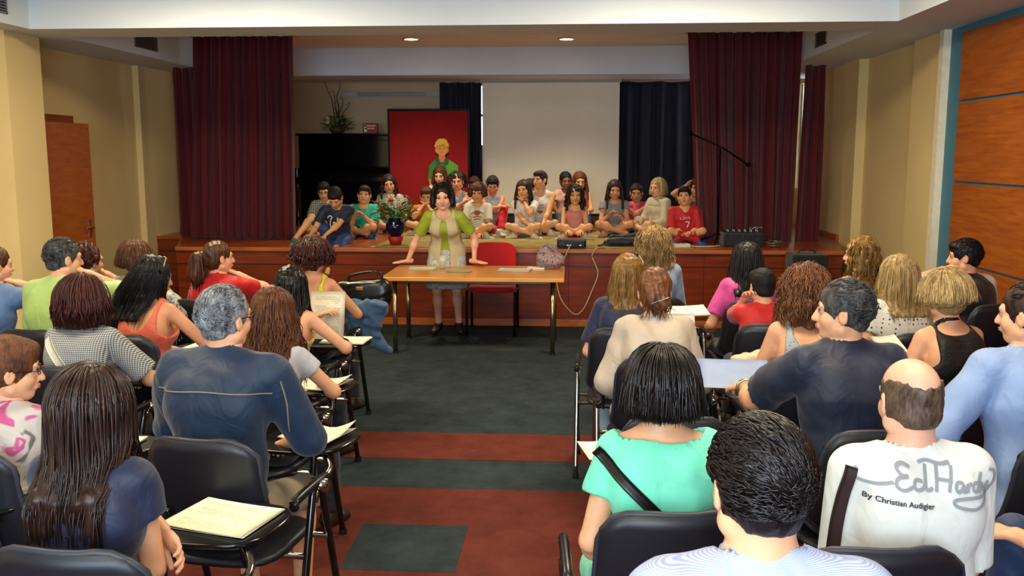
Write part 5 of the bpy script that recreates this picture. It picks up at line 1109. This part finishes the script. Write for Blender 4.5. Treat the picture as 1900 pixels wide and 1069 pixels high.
def make_chair(tab):
    t = empty('tablet_chair', 'x', 'chair', (0, 0, 0))
    o, a, b = shell('backrest', .41, .38, .365, PLS, t, .49, -.165, .18, .045)
    rim = (a+b)/2; tube('backrest_rim', [tuple(p) for p in rim[::2]], .010, mat('plain', '2c2d36', rough=.45), t, sides=6, n=2, closed=True)
    bm = bmesh.new(); pad(bm, .42, .42, .035, cy=.02, cz=.405, bow=.006); fin('seat', bm, PLS, t, True)
    for q in (-1, 1):
        tube('side_frame', [(q*.265, -.13, .02), (q*.265, -.03, .36), (q*.265, .035, .585), (q*.265, .06, .615), (q*.265, .09, .615), (q*.265, .115, .585), (q*.265, .17, .40), (q*.265, .27, .02)], .0135, BLF if q > 0 or tab else CHR, t, sides=10, n=5, flat=1.)
        tube('chrome_collar', [(q*.265, .045, .565), (q*.265, .062, .60)], .018, CHR, t, smooth=False)
        tube('armrest', [(q*.265, -.10, .60), (q*.265, -.09, .622), (q*.265, .15, .622), (q*.265, .17, .60)], .016, mat('plain', '101012', rough=.3), t, n=4)
        for y in (-.132, .272):
            bm = bmesh.new(); cyl(bm, (q*.265, y, 0), (q*.265, y, .03), .018, n=10); fin('rubber_foot', bm, mat('plain', '0a0a0a'), t)
        tube('back_bracket', [(q*.12, -.02, .40), (q*.12, -.16, .41), (q*.12, -.195, .50), (q*.12, -.225, .62)], .009, BLF, t, n=4)
    for y, z in ((-.02, .395), (.16, .395)): tube('cross_bar', [(-.265, y, z), (.265, y, z)], .011, CHR, t, smooth=False)
    if tab:
        s = []
        for a in np.linspace(0, 6.283, 33)[:-1]: c_, s_ = math.cos(a), math.sin(a); k = (abs(c_)**3.2+abs(s_)**3.2)**(-1/3.2); s.append((.085+c_*k*.175+.02*s_, .40+s_*k*.155))
        bm = bmesh.new(); prism(bm, s, .655, .672); tb = fin('writing_tablet', bm, BOARD, t, bevel=.004)
        tube('tablet_edge', [(x, y, .6635) for x, y in s], .0085, mat('plain', '0a0a0a', rough=.15), tb, sides=6, n=1, closed=True)
        tube('tablet_arm', [(.265, .08, .61), (.262, .20, .63), (.20, .30, .645), (.14, .40, .648)], .012, CHR, t); bm = bmesh.new(); cyl(bm, (.24, .09, .612), (.30, .09, .612), .024, n=16); fin('hinge', bm, CHR, t, True)
    else:
        s = [(math.cos(a)*.14, math.sin(a)*.15) for a in np.linspace(0, 6.283, 25)[:-1]]
        bm = bmesh.new(); prism(bm, s, .296, .312); bmesh.ops.transform(bm, matrix=Matrix(((0, 0, 1, 0), (1, 0, 0, .05), (0, 1, 0, .44), (0, 0, 0, 1))), verts=bm.verts); fin('folded_tablet', bm, BOARD, t, bevel=.004)
        bm = bmesh.new(); cyl(bm, (.265, .05, .60), (.31, .05, .60), .022, n=16); fin('hinge', bm, CHR, t, True)
    return t
PROTO = {}
def chair(x, y, rot, label, tab=True, group='tablet-arm chairs of the audience'):
    c = PROTO[tab] if (tab in PROTO and not PROTO[tab].get('used')) else None
    if tab not in PROTO: PROTO[tab] = make_chair(tab); c = PROTO[tab]
    else: c = copy_tree(PROTO[tab])
    c.location = (x, y, 0); c.rotation_euler = (0, 0, math.radians(rot)); tag(c, label, 'chair', group); return c
AUD = []
def aud(short, label, px, py, Y, rot=0, tab=True, ch=(0, .04), crot=None, chair_label=None, **k):
    k.setdefault('bot', dict(m=C('22242c'))); k.setdefault('shoe', '241c16')
    grp = 'seated audience'; k['s'] = k.get('s', 1.)*.94; k['hs'] = k.get('hs', 1.)*.90*(.96+.04*k['s']); k['b'] = 1+(k.get('b', 1.)-1)*.6-.03; k.setdefault('lean', 8); k.setdefault('slump', 1.3); k.setdefault('nl', .05); k['swf'] = k.get('swf', 1.)*.87
    I = person(label, px, py, Y, rot, group=grp, **k); r = I['root'].location; I['chair'] = chair(r.x+ch[0], r.y+ch[1], rot if crot is None else crot, chair_label or 'black plastic tablet-arm chair under the '+short, tab)
    I['r'] = (r.x, r.y); AUD.append(I); return I
stripeb = mat('stripe', 'a6aec8', '8a94ba', scale=150., dir='Z', rough=.75, t=.55); stripe2 = mat('stripe', '94a8ca', '6c84b0', scale=130., dir='Z', rough=.75)
denim = mat('cloth', '10263f', scale=1.2); gingham = mat('check', 'a8a8a2', '4a4c50', scale=36., rough=.8)
tabL = (dict(t=(-.04, .30, .15), pole=(-1, -.2, -.6)), dict(t=(.12, .33, .17), pole=(1, -.3, -.6)))
# ---- left block, front to back rows seen from the camera
I1 = aud('woman with long dark brown hair', 'woman with long straight dark brown hair and navy top, nearest on the left', 172, 672, 2.19, -4, s=.97, hair=('long', 'dark', dict(vol=.012, len=.33, flare=-.004, gap=70, rough=.36, shift=(0, -.01, 0), strand=(300, 300, 6))), locks=1000, head=(-14, 4, 0), fine=True,
    top=dict(m=C('121b38'), sleeve=.38, nwide=1.5, neck=.07, flare=.012, wr=.005), arms=(dict(t=(.11, .17, .24), pole=(-1, .1, -.5)), dict(t=(-.03, .24, .20), pole=(.5, -.3, -1))), palms=(A3(0, -.8, -.5), None), hdir=((.7, -.25, -.5), None), bot=dict(m=C('c8c6c0')), ch=(.07, .04))
I2 = aud('man in the denim shirt', 'grey-haired man with glasses in a blue denim shirt, second row left', 412, 527, 3.02, -8, s=1.06, b=1.2, sex='m', hair=('short', 'grey', dict(vol=.004, n=1100)), head=(-22, 0, 0), fine=True, glasses=True, swf=1.08, top=dict(m=denim, sleeve=1.15, collar=True, flare=.012, g=.02, wr=.007, wf=18), arms=(dict(t=(-.10, .32, .15), pole=(-1, -.1, -.5)), dict(t=(.10, .34, .15), pole=(.9, -.3, -.6))), bot=dict(m=C('8a7a5c'), len=1.15, name='shorts', flare=.02), ch=(.05, .03))
aud('short-haired woman with glasses', 'woman with short brown hair and glasses in a pink floral blouse at the left edge', 16, 620, 2.85, -6, s=.93, hair=('boy', 'chest', dict(vol=.006)), head=(-52, 6, 0), glasses=True, top=dict(m=mat('floral', 'b8aea4', 'b04a78', c3='6a6468', scale=9.), sleeve=.7))
for a_, w_s in (([(-.21, .43), (0, .445), (.21, .43)], .0025), ([(-.235, .47), (-.245, .38), (-.235, .28)], .0022), ([(.235, .47), (.245, .38), (.235, .28)], .0022)):
    strap_on(I2, a_, w_s, mat('plain', '8a8468'), name='seam_stitching', lift=.002, n=48)
I3 = aud('woman in the checked shirt', 'woman with full dark auburn hair and grey gingham shirt, third row left', 155, 508, 3.95, -6, hair=('bob', 'redd', dict(len=.15, vol=.022, gap=60, rough=.5, wave=.006, inw=.02)), locks=420, head=(-28, 2, 0), b=1.08, top=dict(m=gingham, sleeve=.8, flare=.014), arms=tabL)
strap_on(I3, [(-.12, .42), (-.02, .30), (.02, .22)], .035, mat('plain', 'c8c4ae'), name='shoulder_strap')
I4 = aud('girl with long chestnut hair', 'girl with very long wavy chestnut hair and sheer white top, beside the aisle', 508, 531, 3.85, -10, s=.94, hair=('long', 'chest', dict(len=.36, wave=.010, flare=.02, vol=.004, rough=.42)), locks=600, head=(4, 10, 0), top=dict(m=C('b4b4bc'), sleeve=.45, nwide=1.9, neck=.085, nfront=0, lowback=.10), arms=tabL, ch=(-.06, .04))
I5 = aud('woman in the coral top', 'woman with long black hair, sunglasses on her head and coral vest top', 285, 473, 4.65, -10, hair=('long', 'black', dict(len=.26, vol=.006, shift=(-.09, -.02, 0))), locks=420, head=(-32, 8, 0), skin='b', top=dict(m=C('d8644a'), sleeve=0, lowback=.15, bw=.085), arms=(dict(t=(-.04, .30, .15), pole=(-1, -.2, -.6)), dict(t=(.14, .30, .15), pole=(1.2, -.3, -.5))))
sunglasses(I5, mat('metal', 'b8a878', rough=.15), tilt=58, band='b8a888')
I6 = aud('woman with straight black hair', 'woman with long straight black hair and yellow strap top beside the aisle', 540, 492, 4.85, -12, s=.96, hair=('long', 'black', dict(len=.34, flare=.004, rough=.3)), locks=180, head=(2, 4, 0), top=dict(m=C('c8c060'), sleeve=0, lowback=.22, bw=.12, neck=.08), arms=(dict(t=(.0, .32, .30), pole=(-1, -.2, -.6)), dict(t=(.18, .32, .16), pole=(1, -.3, -.6))))
I7 = aud('man in the lime polo shirt', 'grey-haired man in a lime green polo shirt, fourth row left', 115, 438, 4.75, -8, s=1.04, b=1.15, sex='m', hair=('short', 'saltp', dict(n=500)), head=(-34, 4, 0), top=dict(m=C('a4c06c'), sleeve=.75, collar=True, wr=.005), arms=(lap[0], dict(t=(.03, .14, -.10), head=True, pole=(1, .1, -1))))
aud('woman with dark pinned-up hair', 'woman with dark curly pinned-up hair behind the man in lime green', 162, 449, 5.55, -8, hair=('curly', 'redd', dict(len=.03, vol=.008, gap=100)), head=(-20, 6, 0), top=dict(m=C('6a4a3c'), sleeve=.5), arms=(lap[0], dict(t=(.03, .14, -.10), head=True, pole=(1, .1, -1))))
I8 = aud('woman in the floral blouse', 'woman with a brown bob and white floral blouse, near the left wall', 252, 444, 5.6, -10, hair=('bob', 'chest', dict(len=.08, vol=.016, gap=62, rough=.5)), head=(-12, 2, 0), b=1.1, top=dict(m=mat('floral', 'a8a898', '6a6a7a', c3='4a4a58', scale=22.), sleeve=1.7, collar=True, flare=.012), arms=(lap[0], dict(t=(.36, .30, .20), pole=(1, -.2, -.8))))
I9 = aud('woman in the red top', 'woman in a red top with a brown ponytail, last row left', 402, 444, 5.75, -8, hair=('tail', 'brown', dict(len=.22, tz=.03)), head=(-42, 0, 0), top=dict(m=C('b80c10'), sleeve=.6, neck=.07), arms=(lap[0], dict(t=(.02, .14, -.14), head=True, pole=(1.2, .1, -1))))
I10 = aud('woman with curly hair', 'woman with short curly dark hair and bright yellow vest top near the table', 581, 444, 5.8, -10, hair=('curly', 'redd', dict(len=.05, vol=.034, gap=70, cover=.01)), locks=200, head=(-6, 2, 0), skin='b', top=dict(m=C('c8c410'), sleeve=0, lowback=.17, bw=.10), arms=tabL, b=1.05)
aud('man at the left edge', 'man in a light blue shirt resting his chin on his hand at the left edge', -14, 452, 4.9, -10, s=1.02, sex='m', hair=('short', 'brown', dict(lk=0)), head=(-30, 4, 0), top=dict(m=C('54709a'), sleeve=1.3, flare=.012), arms=(lap[0], dict(t=(.04, .13, -.12), head=True, pole=(1.4, .1, -1))))
aud('woman in orange', 'woman in an orange top with a raised hand at the left edge', -75, 535, 3.85, -6, s=.95, hair=('bob', 'brown'), head=(-10, 0, 0), top=dict(m=C('c85a24'), sleeve=.6), arms=(lap[0], dict(t=(.30, .26, .26), pole=(1, -.1, -1))))
aud('person in grey trousers', 'person in grey trousers seated mostly outside the picture at lower left', 0, 0, 0, -4, world=(-1.98, 2.34, 1.25), hair=('short', 'dark', dict(lk=0)), top=dict(m=C('8aa07a'), sleeve=.6), bot=dict(m=C('55585a')), legs=((-.12, .40, -.42), dict(t=(.12, .38, -.24), pole=(.1, .6, 1))), locks=0)
# ---- right block
J1 = aud('man in the striped shirt at the front', 'dark-haired man in a white and blue striped shirt, nearest on the right', 1410, 766, 1.46, 4, False, s=1.05, b=1.08, sex='m', hair=('short', 'black', dict(vol=.006, n=1900, sx=.5, rough=.4)), head=(10, 6, 0), fine=True, top=dict(m=stripeb, sleeve=.8, collar=True, flare=.012, g=.018), arms=lap)
J2 = aud('woman in the mint top', 'woman with a glossy black bob and mint green top, second row right', 1229, 638, 2.50, 3, False, s=1.0, b=1.1, hair=('bob', 'black', dict(len=.105, vol=.016, gap=60, flare=.012, inw=.0, rough=.34, strand=(300, 300, 6))), locks=1000, head=(2, 3, 0), fine=True, top=dict(m=C('6fd8b4'), sleeve=.5, nwide=1.7, neck=.075, nfront=-.01, wr=.005), arms=(dict(t=(-.14, .20, .02), pole=(-.4, -.5, -.8)), (.10, .28, .06)), bot=dict(m=C('6fd8b4'), len=1.2, skirt=.9, name='skirt'))
bg = empty('shoulder_bag', 'small black shoulder bag worn across the back of the woman in mint green', 'bag', J2['root'].location, J2['root'].rotation_euler.z)
J2['off2'] = J2['off']
strap_on(J2, [(-.185, .425), (-.06, .31), (.05, .20), (.14, .09), (.19, .03)], .030, mat('plain', '14100e', rough=.4), name='strap', parent=bg)
v, q = nets(field([cap_((.27, .02, .50), (.27, .16, .50), .05, .05, .03, S=(.6, 1, 1.2)), ], .01)); npmesh('bag_body', v, q, mat('plain', '100e0c', rough=.45), bg)
J3 = aud('bald man', 'balding man in a white printed T-shirt, second row right', 1692, 655, 2.33, 4, False, s=1.0, b=1.05, swf=.98, sex='m', hair=('bald', 'bald'), head=(6, 6, 0), fine=True, skin='p', top=dict(m=C('d8d8d0'), sleeve=.95, flare=.010, g=.015, neck=.068, wr=.003, wf=16), arms=(dict(t=(-.10, .26, .04), pole=(-.25, -.5, -1)), dict(t=(.12, .26, .03), pole=(.25, -.5, -1))), ch=(-.16, .04), bot=dict(m=C('9a9c98')))
GP = mat('plain', '8a8e90', rough=.8); sc = 1.0
ed = strokes([
 [(-.165, .012), (-.175, .0), (-.165, -.014), (-.13, -.018), (-.09, -.006)],
 [(-.045, .028), (-.062, .034), (-.078, .026), (-.070, .012), (-.055, .010), (-.078, .004), (-.084, -.012), (-.068, -.020), (-.045, -.010)],
 [(-.020, .002), (-.036, .004), (-.042, -.010), (-.032, -.016), (-.016, -.006), (-.004, .036)], [(-.004, .036), (-.014, -.008), (-.006, -.014), (.002, -.008)],
 [(-.020, .038), (.0, .044), (.03, .040), (.055, .046)], [(.022, .038), (.010, -.016)], [(.056, .040), (.040, -.014)], [(.012, .010), (.052, .010)],
 [(.078, .006), (.064, .008), (.058, -.006), (.066, -.012), (.080, .002), (.076, -.010), (.086, -.010)],
 [(.090, .006), (.087, -.012), (.092, .002), (.102, .006)], [(.124, .004), (.110, .006), (.104, -.006), (.114, -.012), (.124, .0), (.136, .028)], [(.136, .028), (.124, -.008), (.130, -.012)],
 [(.138, .006), (.136, -.006), (.144, -.010), (.156, .008)], [(.156, .008), (.146, -.030), (.110, -.050), (.060, -.044), (.052, -.032), (.080, -.026), (.140, -.022), (.168, -.004), (.180, .016), (.176, .030), (.160, .034)]], .0075)
print_on(J3, ed, GP, .0, .435, back=True, ang=-5)
print_on(J3, textmesh('By Christian Audigier', .0175, bold=.0004), mat('plain', '2a2a2c', rough=.7), -.078, .392, back=True, ang=-4)
bg = empty('shoulder_bag', 'bag on a dark brown strap over the left shoulder of the bald man', 'bag', J3['root'].location, J3['root'].rotation_euler.z)
strap_on(J3, [(-.175, .46), (-.190, .39), (-.20, .31), (-.205, .23), (-.21, .14)], .026, mat('plain', '2a1414', rough=.7), name='strap', parent=bg)
v, q = nets(field([cap_((-.33, .0, .5), (-.33, .16, .5), .05, .05, .03, S=(.6, 1, 1.4)), ], .01)); npmesh('bag_body', v, q, mat('plain', '2a1614', rough=.6), bg)
J4 = aud('person in jeans at the right edge', 'person in blue jeans seated mostly outside the picture at lower right', 0, 0, 0, 20, False, world=(1.52, 2.36, 1.27), sex='m', hair=('short', 'dark', dict(lk=0)), top=dict(m=C('3a5472'), sleeve=.8), bot=dict(m=C('16284a')), arms=((-.26, .26, .20), (.1, .3, .1)), legs=(dict(t=(-.20, .36, -.20), pole=(-.3, .6, 1)), (.12, .40, -.42)), locks=0)
J5 = aud('man in the navy polo shirt', 'man with greying swept-back hair in a navy polo shirt, turning his head left', 1572, 516, 3.25, 12, False, s=1.06, b=1.2, sex='m', hair=('short', 'saltp', dict(vol=.004, n=1000)), head=(62, 0, 0), fine=True, top=dict(m=C('101830'), sleeve=.8, collar=True, flare=.014, g=.018, wr=.006), arms=(dict(w=(.70, 3.62, .83), pole=(-1, -.2, -1)), (.14, .26, .05)), curl=(40, 25))
J6 = aud('man in the blue striped shirt at the right edge', 'dark-haired man in a light blue striped shirt at the right edge', 1912, 519, 3.2, 10, False, s=1.05, b=1.15, sex='m', hair=('short', 'dark', dict(n=500)), head=(38, 4, 0), top=dict(m=stripe2, sleeve=1.5, collar=True, flare=.014, g=.020, wr=.008, wf=18), arms=(dict(t=(-.24, .16, .06), pole=(-1, -.2, -.5)), (.1, .25, .05)))
J7 = aud('woman in the cream top', 'woman in a cream top, auburn hair pinned up with a silver clip', 1215, 494, 4.30, 2, False, hair=('bun', 'auburn', dict(cover=.004)), head=(0, 4, 0), b=1.12, top=dict(m=C('b8a690'), sleeve=1.3, flare=.03, g=.018, nwide=1.5, neck=.075, wr=.006), arms=((-.12, .26, .08), (.14, .28, .10)), bot=dict(m=C('b8ac90')))
V, Q = tubes(np.array([[J7['P']((-.035, -.155, -.052)), J7['P']((.055, -.150, -.020))]]), np.array([[.003, .007]]), 6, .4, False); npmesh('hair_clip', V-J7['off'], Q, mat('metal', 'd8dce8', rough=.15), J7['root'])
J8 = aud('woman in the grey lace top', 'woman with wavy auburn hair in a grey lace sleeveless top', 1494, 489, 4.1, 4, False, hair=('curly', 'auburn', dict(len=.18, vol=.014, wave=.01, gap=62, rough=.5)), locks=420, head=(10, 4, 0), top=dict(m=mat('dots', '9aa0a0', '6a7074', scale=60.), sleeve=0, lowback=.14, bw=.09), arms=((-.24, .22, -.0), (.1, .28, .1)))
J9 = aud('woman with the ash-blonde bob', 'woman with an ash-blonde bob in a black lace sleeveless top', 1752, 498, 4.0, 16, False, hair=('bob', 'blond', dict(len=.05, vol=.018, gap=62, rough=.45)), locks=420, head=(0, 4, -6), top=dict(m=mat('dots', '0c0b0a', '2a241e', scale=70.), sleeve=0, lowback=.035, bw=.09), arms=((-.26, .22, .02), (.1, .28, .1)))
J10 = aud('woman in the navy blouse', 'woman with long light-brown hair in a navy top beside the aisle, right block', 1166, 470, 5.0, -2, False, hair=('long', 'dgold', dict(len=.22, gap=62)), locks=160, head=(-14, 4, 0), top=dict(m=C('141a3a'), sleeve=.8, flare=.012), arms=((-.14, .26, .06), (.1, .26, .08)), bot=dict(m=C('9ab0b8')))
J11 = aud('boy in the red T-shirt', 'boy with short black hair in a red T-shirt, hand by his ear', 1415, 494, 5.15, 2, False, s=.86, hs=.92, sex='m', hair=('boy', 'black'), head=(14, 6, 0), top=dict(m=C('c01a16'), sleeve=.8), arms=(dict(t=(-.09, .08, -.09), head=True, pole=(-.25, .5, -1)), lap[1]), legs=((-.1, .34, -.30), (.1, .34, -.30)))
J12 = aud('woman in the pink T-shirt', 'woman with long black hair in a pink T-shirt, front row right', 1386, 448, 5.95, 4, False, hair=('long', 'black', dict(len=.26, vol=.008)), locks=160, head=(8, 4, 0), top=dict(m=C('c03a86'), sleeve=.75, flare=.012), arms=((-.2, .22, .04), (.1, .26, .06)))
J13 = aud('woman in the dotted blouse', 'woman with long blonde hair in a white blouse with dark dots', 1669, 471, 4.95, 12, False, hair=('long', 'blond', dict(len=.24, vol=.006, rough=.45)), locks=420, head=(6, 4, 0), top=dict(m=mat('dots', 'd0ccc0', '26283a', scale=42.), sleeve=.5), arms=((-.2, .22, .04), (.1, .28, .1)))
J14 = aud('woman with fair wavy hair', 'woman with long fair wavy hair and bare shoulders in profile, front row right', 1600, 439, 5.95, 18, False, hair=('curly', 'dgold', dict(len=.26, wave=.012, gap=62)), locks=200, head=(42, 0, 0), top=dict(m=C('14100e'), sleeve=0, lowback=.08), arms=((-.2, .22, .04), (.1, .28, .1)))
J15 = aud('young man by the wall', 'young dark-haired man by the wood panelling with a hand at his mouth', 1792, 441, 5.9, 22, False, s=1.0, sex='m', hair=('boy', 'black', dict(vol=.004)), head=(50, 4, 0), top=[dict(m=C('c8c8c0'), sleeve=.8), dict(m=C('101014'), sleeve=0, g=.018, name='waistcoat')], arms=(dict(t=(-.03, .15, -.09), head=True, pole=(-1, .1, -1)), lap[1]))
J16 = aud('woman with loose sandy hair', 'woman with loose sandy hair and pale blue shirt, front row beside the aisle', 1214, 419, 6.1, -2, False, hair=('curly', 'sandy', dict(len=.20, vol=.024, gap=66, rough=.6)), locks=160, head=(-6, 4, 0), b=1.1, top=dict(m=C('7a90a8'), sleeve=1.4, flare=.014), arms=((-.24, .18, .04), (.1, .26, .06)), bot=dict(m=C('7a98ac')))
chair(.36, 3.30, 2, 'empty black tablet-arm chair in front of the woman in mint green', False)

# ------------------------------------------------------------------ papers and belongings of the audience
def on_tablet(I, label, w=.24, d=.20, rz=0, dx=0, dy=0, dz=0, cat='booklet', m=PAPER, stack=3, fan=0, tilt=(0, 0), name='booklet', curl=.004):
    c = I['chair']; a = c.rotation_euler.z; x, y = .085+dx, .40+dy; X = c.location.x+math.cos(a)*x-math.sin(a)*y; Y = c.location.y+math.sin(a)*x+math.cos(a)*y
    return leaf(name, label, cat, (X, Y, .674+dz), w, d, math.degrees(a)+rz, m, tilt, curl, None, None, stack, fan)
GRNP = mat('page', 'e4e6c4', '848a70', rough=.7)
on_tablet(I1, 'spiral-bound handout on the tablet right of the nearest long-haired woman', .28, .22, -12, .0, .02, m=GRNP)
AUDn = {a['root']['label']: a for a in AUD}
for lab, txt, rz in (('person in grey trousers seated mostly outside the picture at lower left', 'open handout on the tablet at the lower left edge', -10), ('woman with short brown hair and glasses in a pink floral blouse at the left edge', 'white handout before the woman in the pink floral blouse', 5), ('woman in an orange top with a raised hand at the left edge', 'handout with a pink edge on the tablet of the woman in orange', 0)):
    on_tablet(AUDn[lab], txt, .25, .20, rz, m=GRNP if 'open' in txt else PAPER)
on_tablet(I2, 'open booklet with a raised page on the tablet of the man in denim', .22, .20, -14, .03, .03, fan=.03, curl=.02)
on_tablet(I3, 'white booklet with a red band on the tablet of the woman in gingham', .24, .18, 10, .02, 0)
o = on_tablet(I4, 'open booklet with a magenta edge on the tablet of the girl with chestnut hair', .24, .21, -12, .02, 0, fan=.02, curl=.02)
box('magenta_edge', mat('plain', 'a01450', rough=.5), .085, .115, -.10, .10, .007, .0085, parent=o, bevel=0)
on_tablet(I5, 'sheet of paper on the tablet of the woman in the coral top', .2, .16, 0, 0, 0)
on_tablet(I6, 'white printed booklet lying on the tablet of the black-haired woman', .26, .20, 8, .05, .02)
cX, cY = I6['chair'].location.x, I6['chair'].location.y
p = PY(608, 585, cY+.36); leaf('paper_sheet', 'upright printed sheet held up by the black-haired woman beside the aisle', 'paper', p, .21, .28, -6, PAPER, (78, 0), .012, th=.001)
# papers right
p = PY(1352, 694, 3.84); leaf('paper_sheet', 'pale blue sheet held out by the man in the navy polo shirt', 'paper', (p[0]+.02, 3.84, p[2]), .30, .20, -4, mat('plain', '8a98b8', rough=.6), (24, 0), .004)
p = PY(1262, 578, 4.75); leaf('paper_sheet', 'loose white sheets in front of the woman in the cream top', 'paper', p, .28, .16, 6, PLAINP, (8, 0), .01, stack=3)
p = PY(1264, 618, 4.55); leaf('notepad', 'punched white notepad beside the woman in the cream top', 'notepad', p, .13, .20, -4, PLAINP, (62, 0), .004, stack=2)
p = PY(1395, 668, 4.45); t = empty('cream_bag', 'crumpled cream bag on the lap beside the woman in grey lace', 'bag', p); v, q = nets(field([ell_((0, 0, 0), (.10, .07, .035), .02), ell_((.06, 0, .02), (.06, .05, .03), .02)], .009, (), fold(.006, 3, 50))); npmesh('bag_body', v, q, C('c8c098'), t)
p = (.125, 3.36, .646); leaf('paper_sheet', 'cream sheet on the empty chair by the aisle', 'paper', p, .16, .14, 20, PLAINP, (10, 0), .01)
p = PY(1648, 640, 4.3); leaf('paper_sheet', 'cream sheet beside the woman with the ash-blonde bob', 'paper', p, .14, .12, 20, PLAINP, (30, 0), .01)
# watch / bracelet on the polo man
def band(I, i, m, name='bracelet', f=.93, r=.031):
    a, b_, w_ = I['AR'][i]; c = b_+(w_-b_)*f; d = unit(w_-b_); u = unit(np.cross(d, A3(0, 0, 1))); v_ = np.cross(d, u)
    pts = [c+(u*math.cos(t_)+v_*math.sin(t_))*r-I['off'] for t_ in np.linspace(0, 6.283, 15)[:-1]]; tube(name, pts, .006, m, I['root'], sides=6, n=2, closed=True)
band(J5, 0, mat('metal', 'a8a890', rough=.25), 'bracelet', r=.036); band(I8, 1, mat('plain', '14141a'), 'watch_strap'); band(kg1, 0, mat('plain', '8a1c28'), 'bracelet', r=.026); band(I6, 1, mat('plain', '0c0c10'), 'watch_strap')
# plastic cup held by the woman in the floral blouse
w_ = I8['AR'][1][2]-I8['off']; a = I8['root'].rotation_euler.z; cx = I8['r'][0]+math.cos(a)*w_[0]-math.sin(a)*w_[1]; cy = I8['r'][1]+math.sin(a)*w_[0]+math.cos(a)*w_[1]
t = empty('plastic_cup', 'clear plastic cup held by the woman in the floral blouse', 'cup', (cx-.02, cy+.06, w_[2]+.02)); bm = bmesh.new(); lathe(bm, [(.026, 0), (.035, .09), (.037, .092), (.034, .09), (.025, .004), (.001, .003)], 20); fin('cup_body', bm, mat('clear', 'e8e4cc'), t, True)
# black handbag and denim jacket hanging by the front left chair
c = I10['chair'].location; p = PY(672, 538, c.y+.30)
t = empty('handbag', 'black leather handbag hanging beside the woman in the yellow top', 'handbag', p); v, q = nets(field([cap_((-.13, 0, -.02), (.13, 0, 0), .075, .075, .03, S=(1, .7, 1.1)), cap_((-.12, 0, -.08), (.12, 0, -.07), .07, .07, .03, S=(1, .8, 1))], .009, (), fold(.003, 4, 40))); npmesh('bag_body', v, q, mat('plain', '0a0908', rough=.3), t)
tube('handle', [(-.09, -.01, .06), (-.07, -.01, .10), (.10, -.01, .13), (.14, -.01, .09), (.12, -.01, .04)], .009, mat('plain', '0c0a0a', rough=.3), t); box('buckle', mat('metal', 'b89a50', rough=.25), -.03, .02, -.062, -.055, .005, .03, parent=t); tube('zip', [(-.10, -.045, .045), (0, -.05, .055), (.10, -.045, .055)], .004, mat('metal', 'c8c4b4', rough=.2), t)
p = PY(680, 600, c.y+.12); t = empty('denim_jacket', 'light blue denim jacket hung over the chair by the aisle', 'jacket', (p[0], p[1], p[2])); v, q = nets(field([cap_((-.10, 0, .10), (.10, 0, .10), .05, .05, .03), cap_((.02, -.02, .08), (.04, 0, -.08), .07, .06, .03, S=(1, .5, 1)), cap_((.04, 0, -.08), (.13, .02, -.20), .06, .03, .02, S=(1, .6, 1)), cap_((-.08, 0, .08), (-.06, 0, -.04), .06, .05, .03, S=(1, .5, 1))], .009, (), fold(.013, 6, 50))); npmesh('jacket_body', v, q, C('33506e'), t)
sunglasses(J10, mat('plain', '141414', rough=.1), tilt=60, band='c8c0a8')

def prj(p, I):
    a = I['root'].rotation_euler.z; r = I['root'].location; w = A3(r.x+math.cos(a)*p[0]-math.sin(a)*p[1], r.y+math.sin(a)*p[0]+math.cos(a)*p[1], p[2]+r.z)-A3(0, 0, CAM_H); d = w @ _F; return tuple(round(float(x), 1) for x in (950+FPX*(w @ _R)/d, 534.5-FPX*(w @ _U)/d, d))
if 0:
    for nme, I in (('grey', AUDn['person in grey trousers seated mostly outside the picture at lower left']), ('jeans', J4)): print('PRJ', nme, [prj(I['LG'][i][1]-I['off'], I) for i in (0, 1)], [prj(I['AR'][i][2]-I['off'], I) for i in (0, 1)])
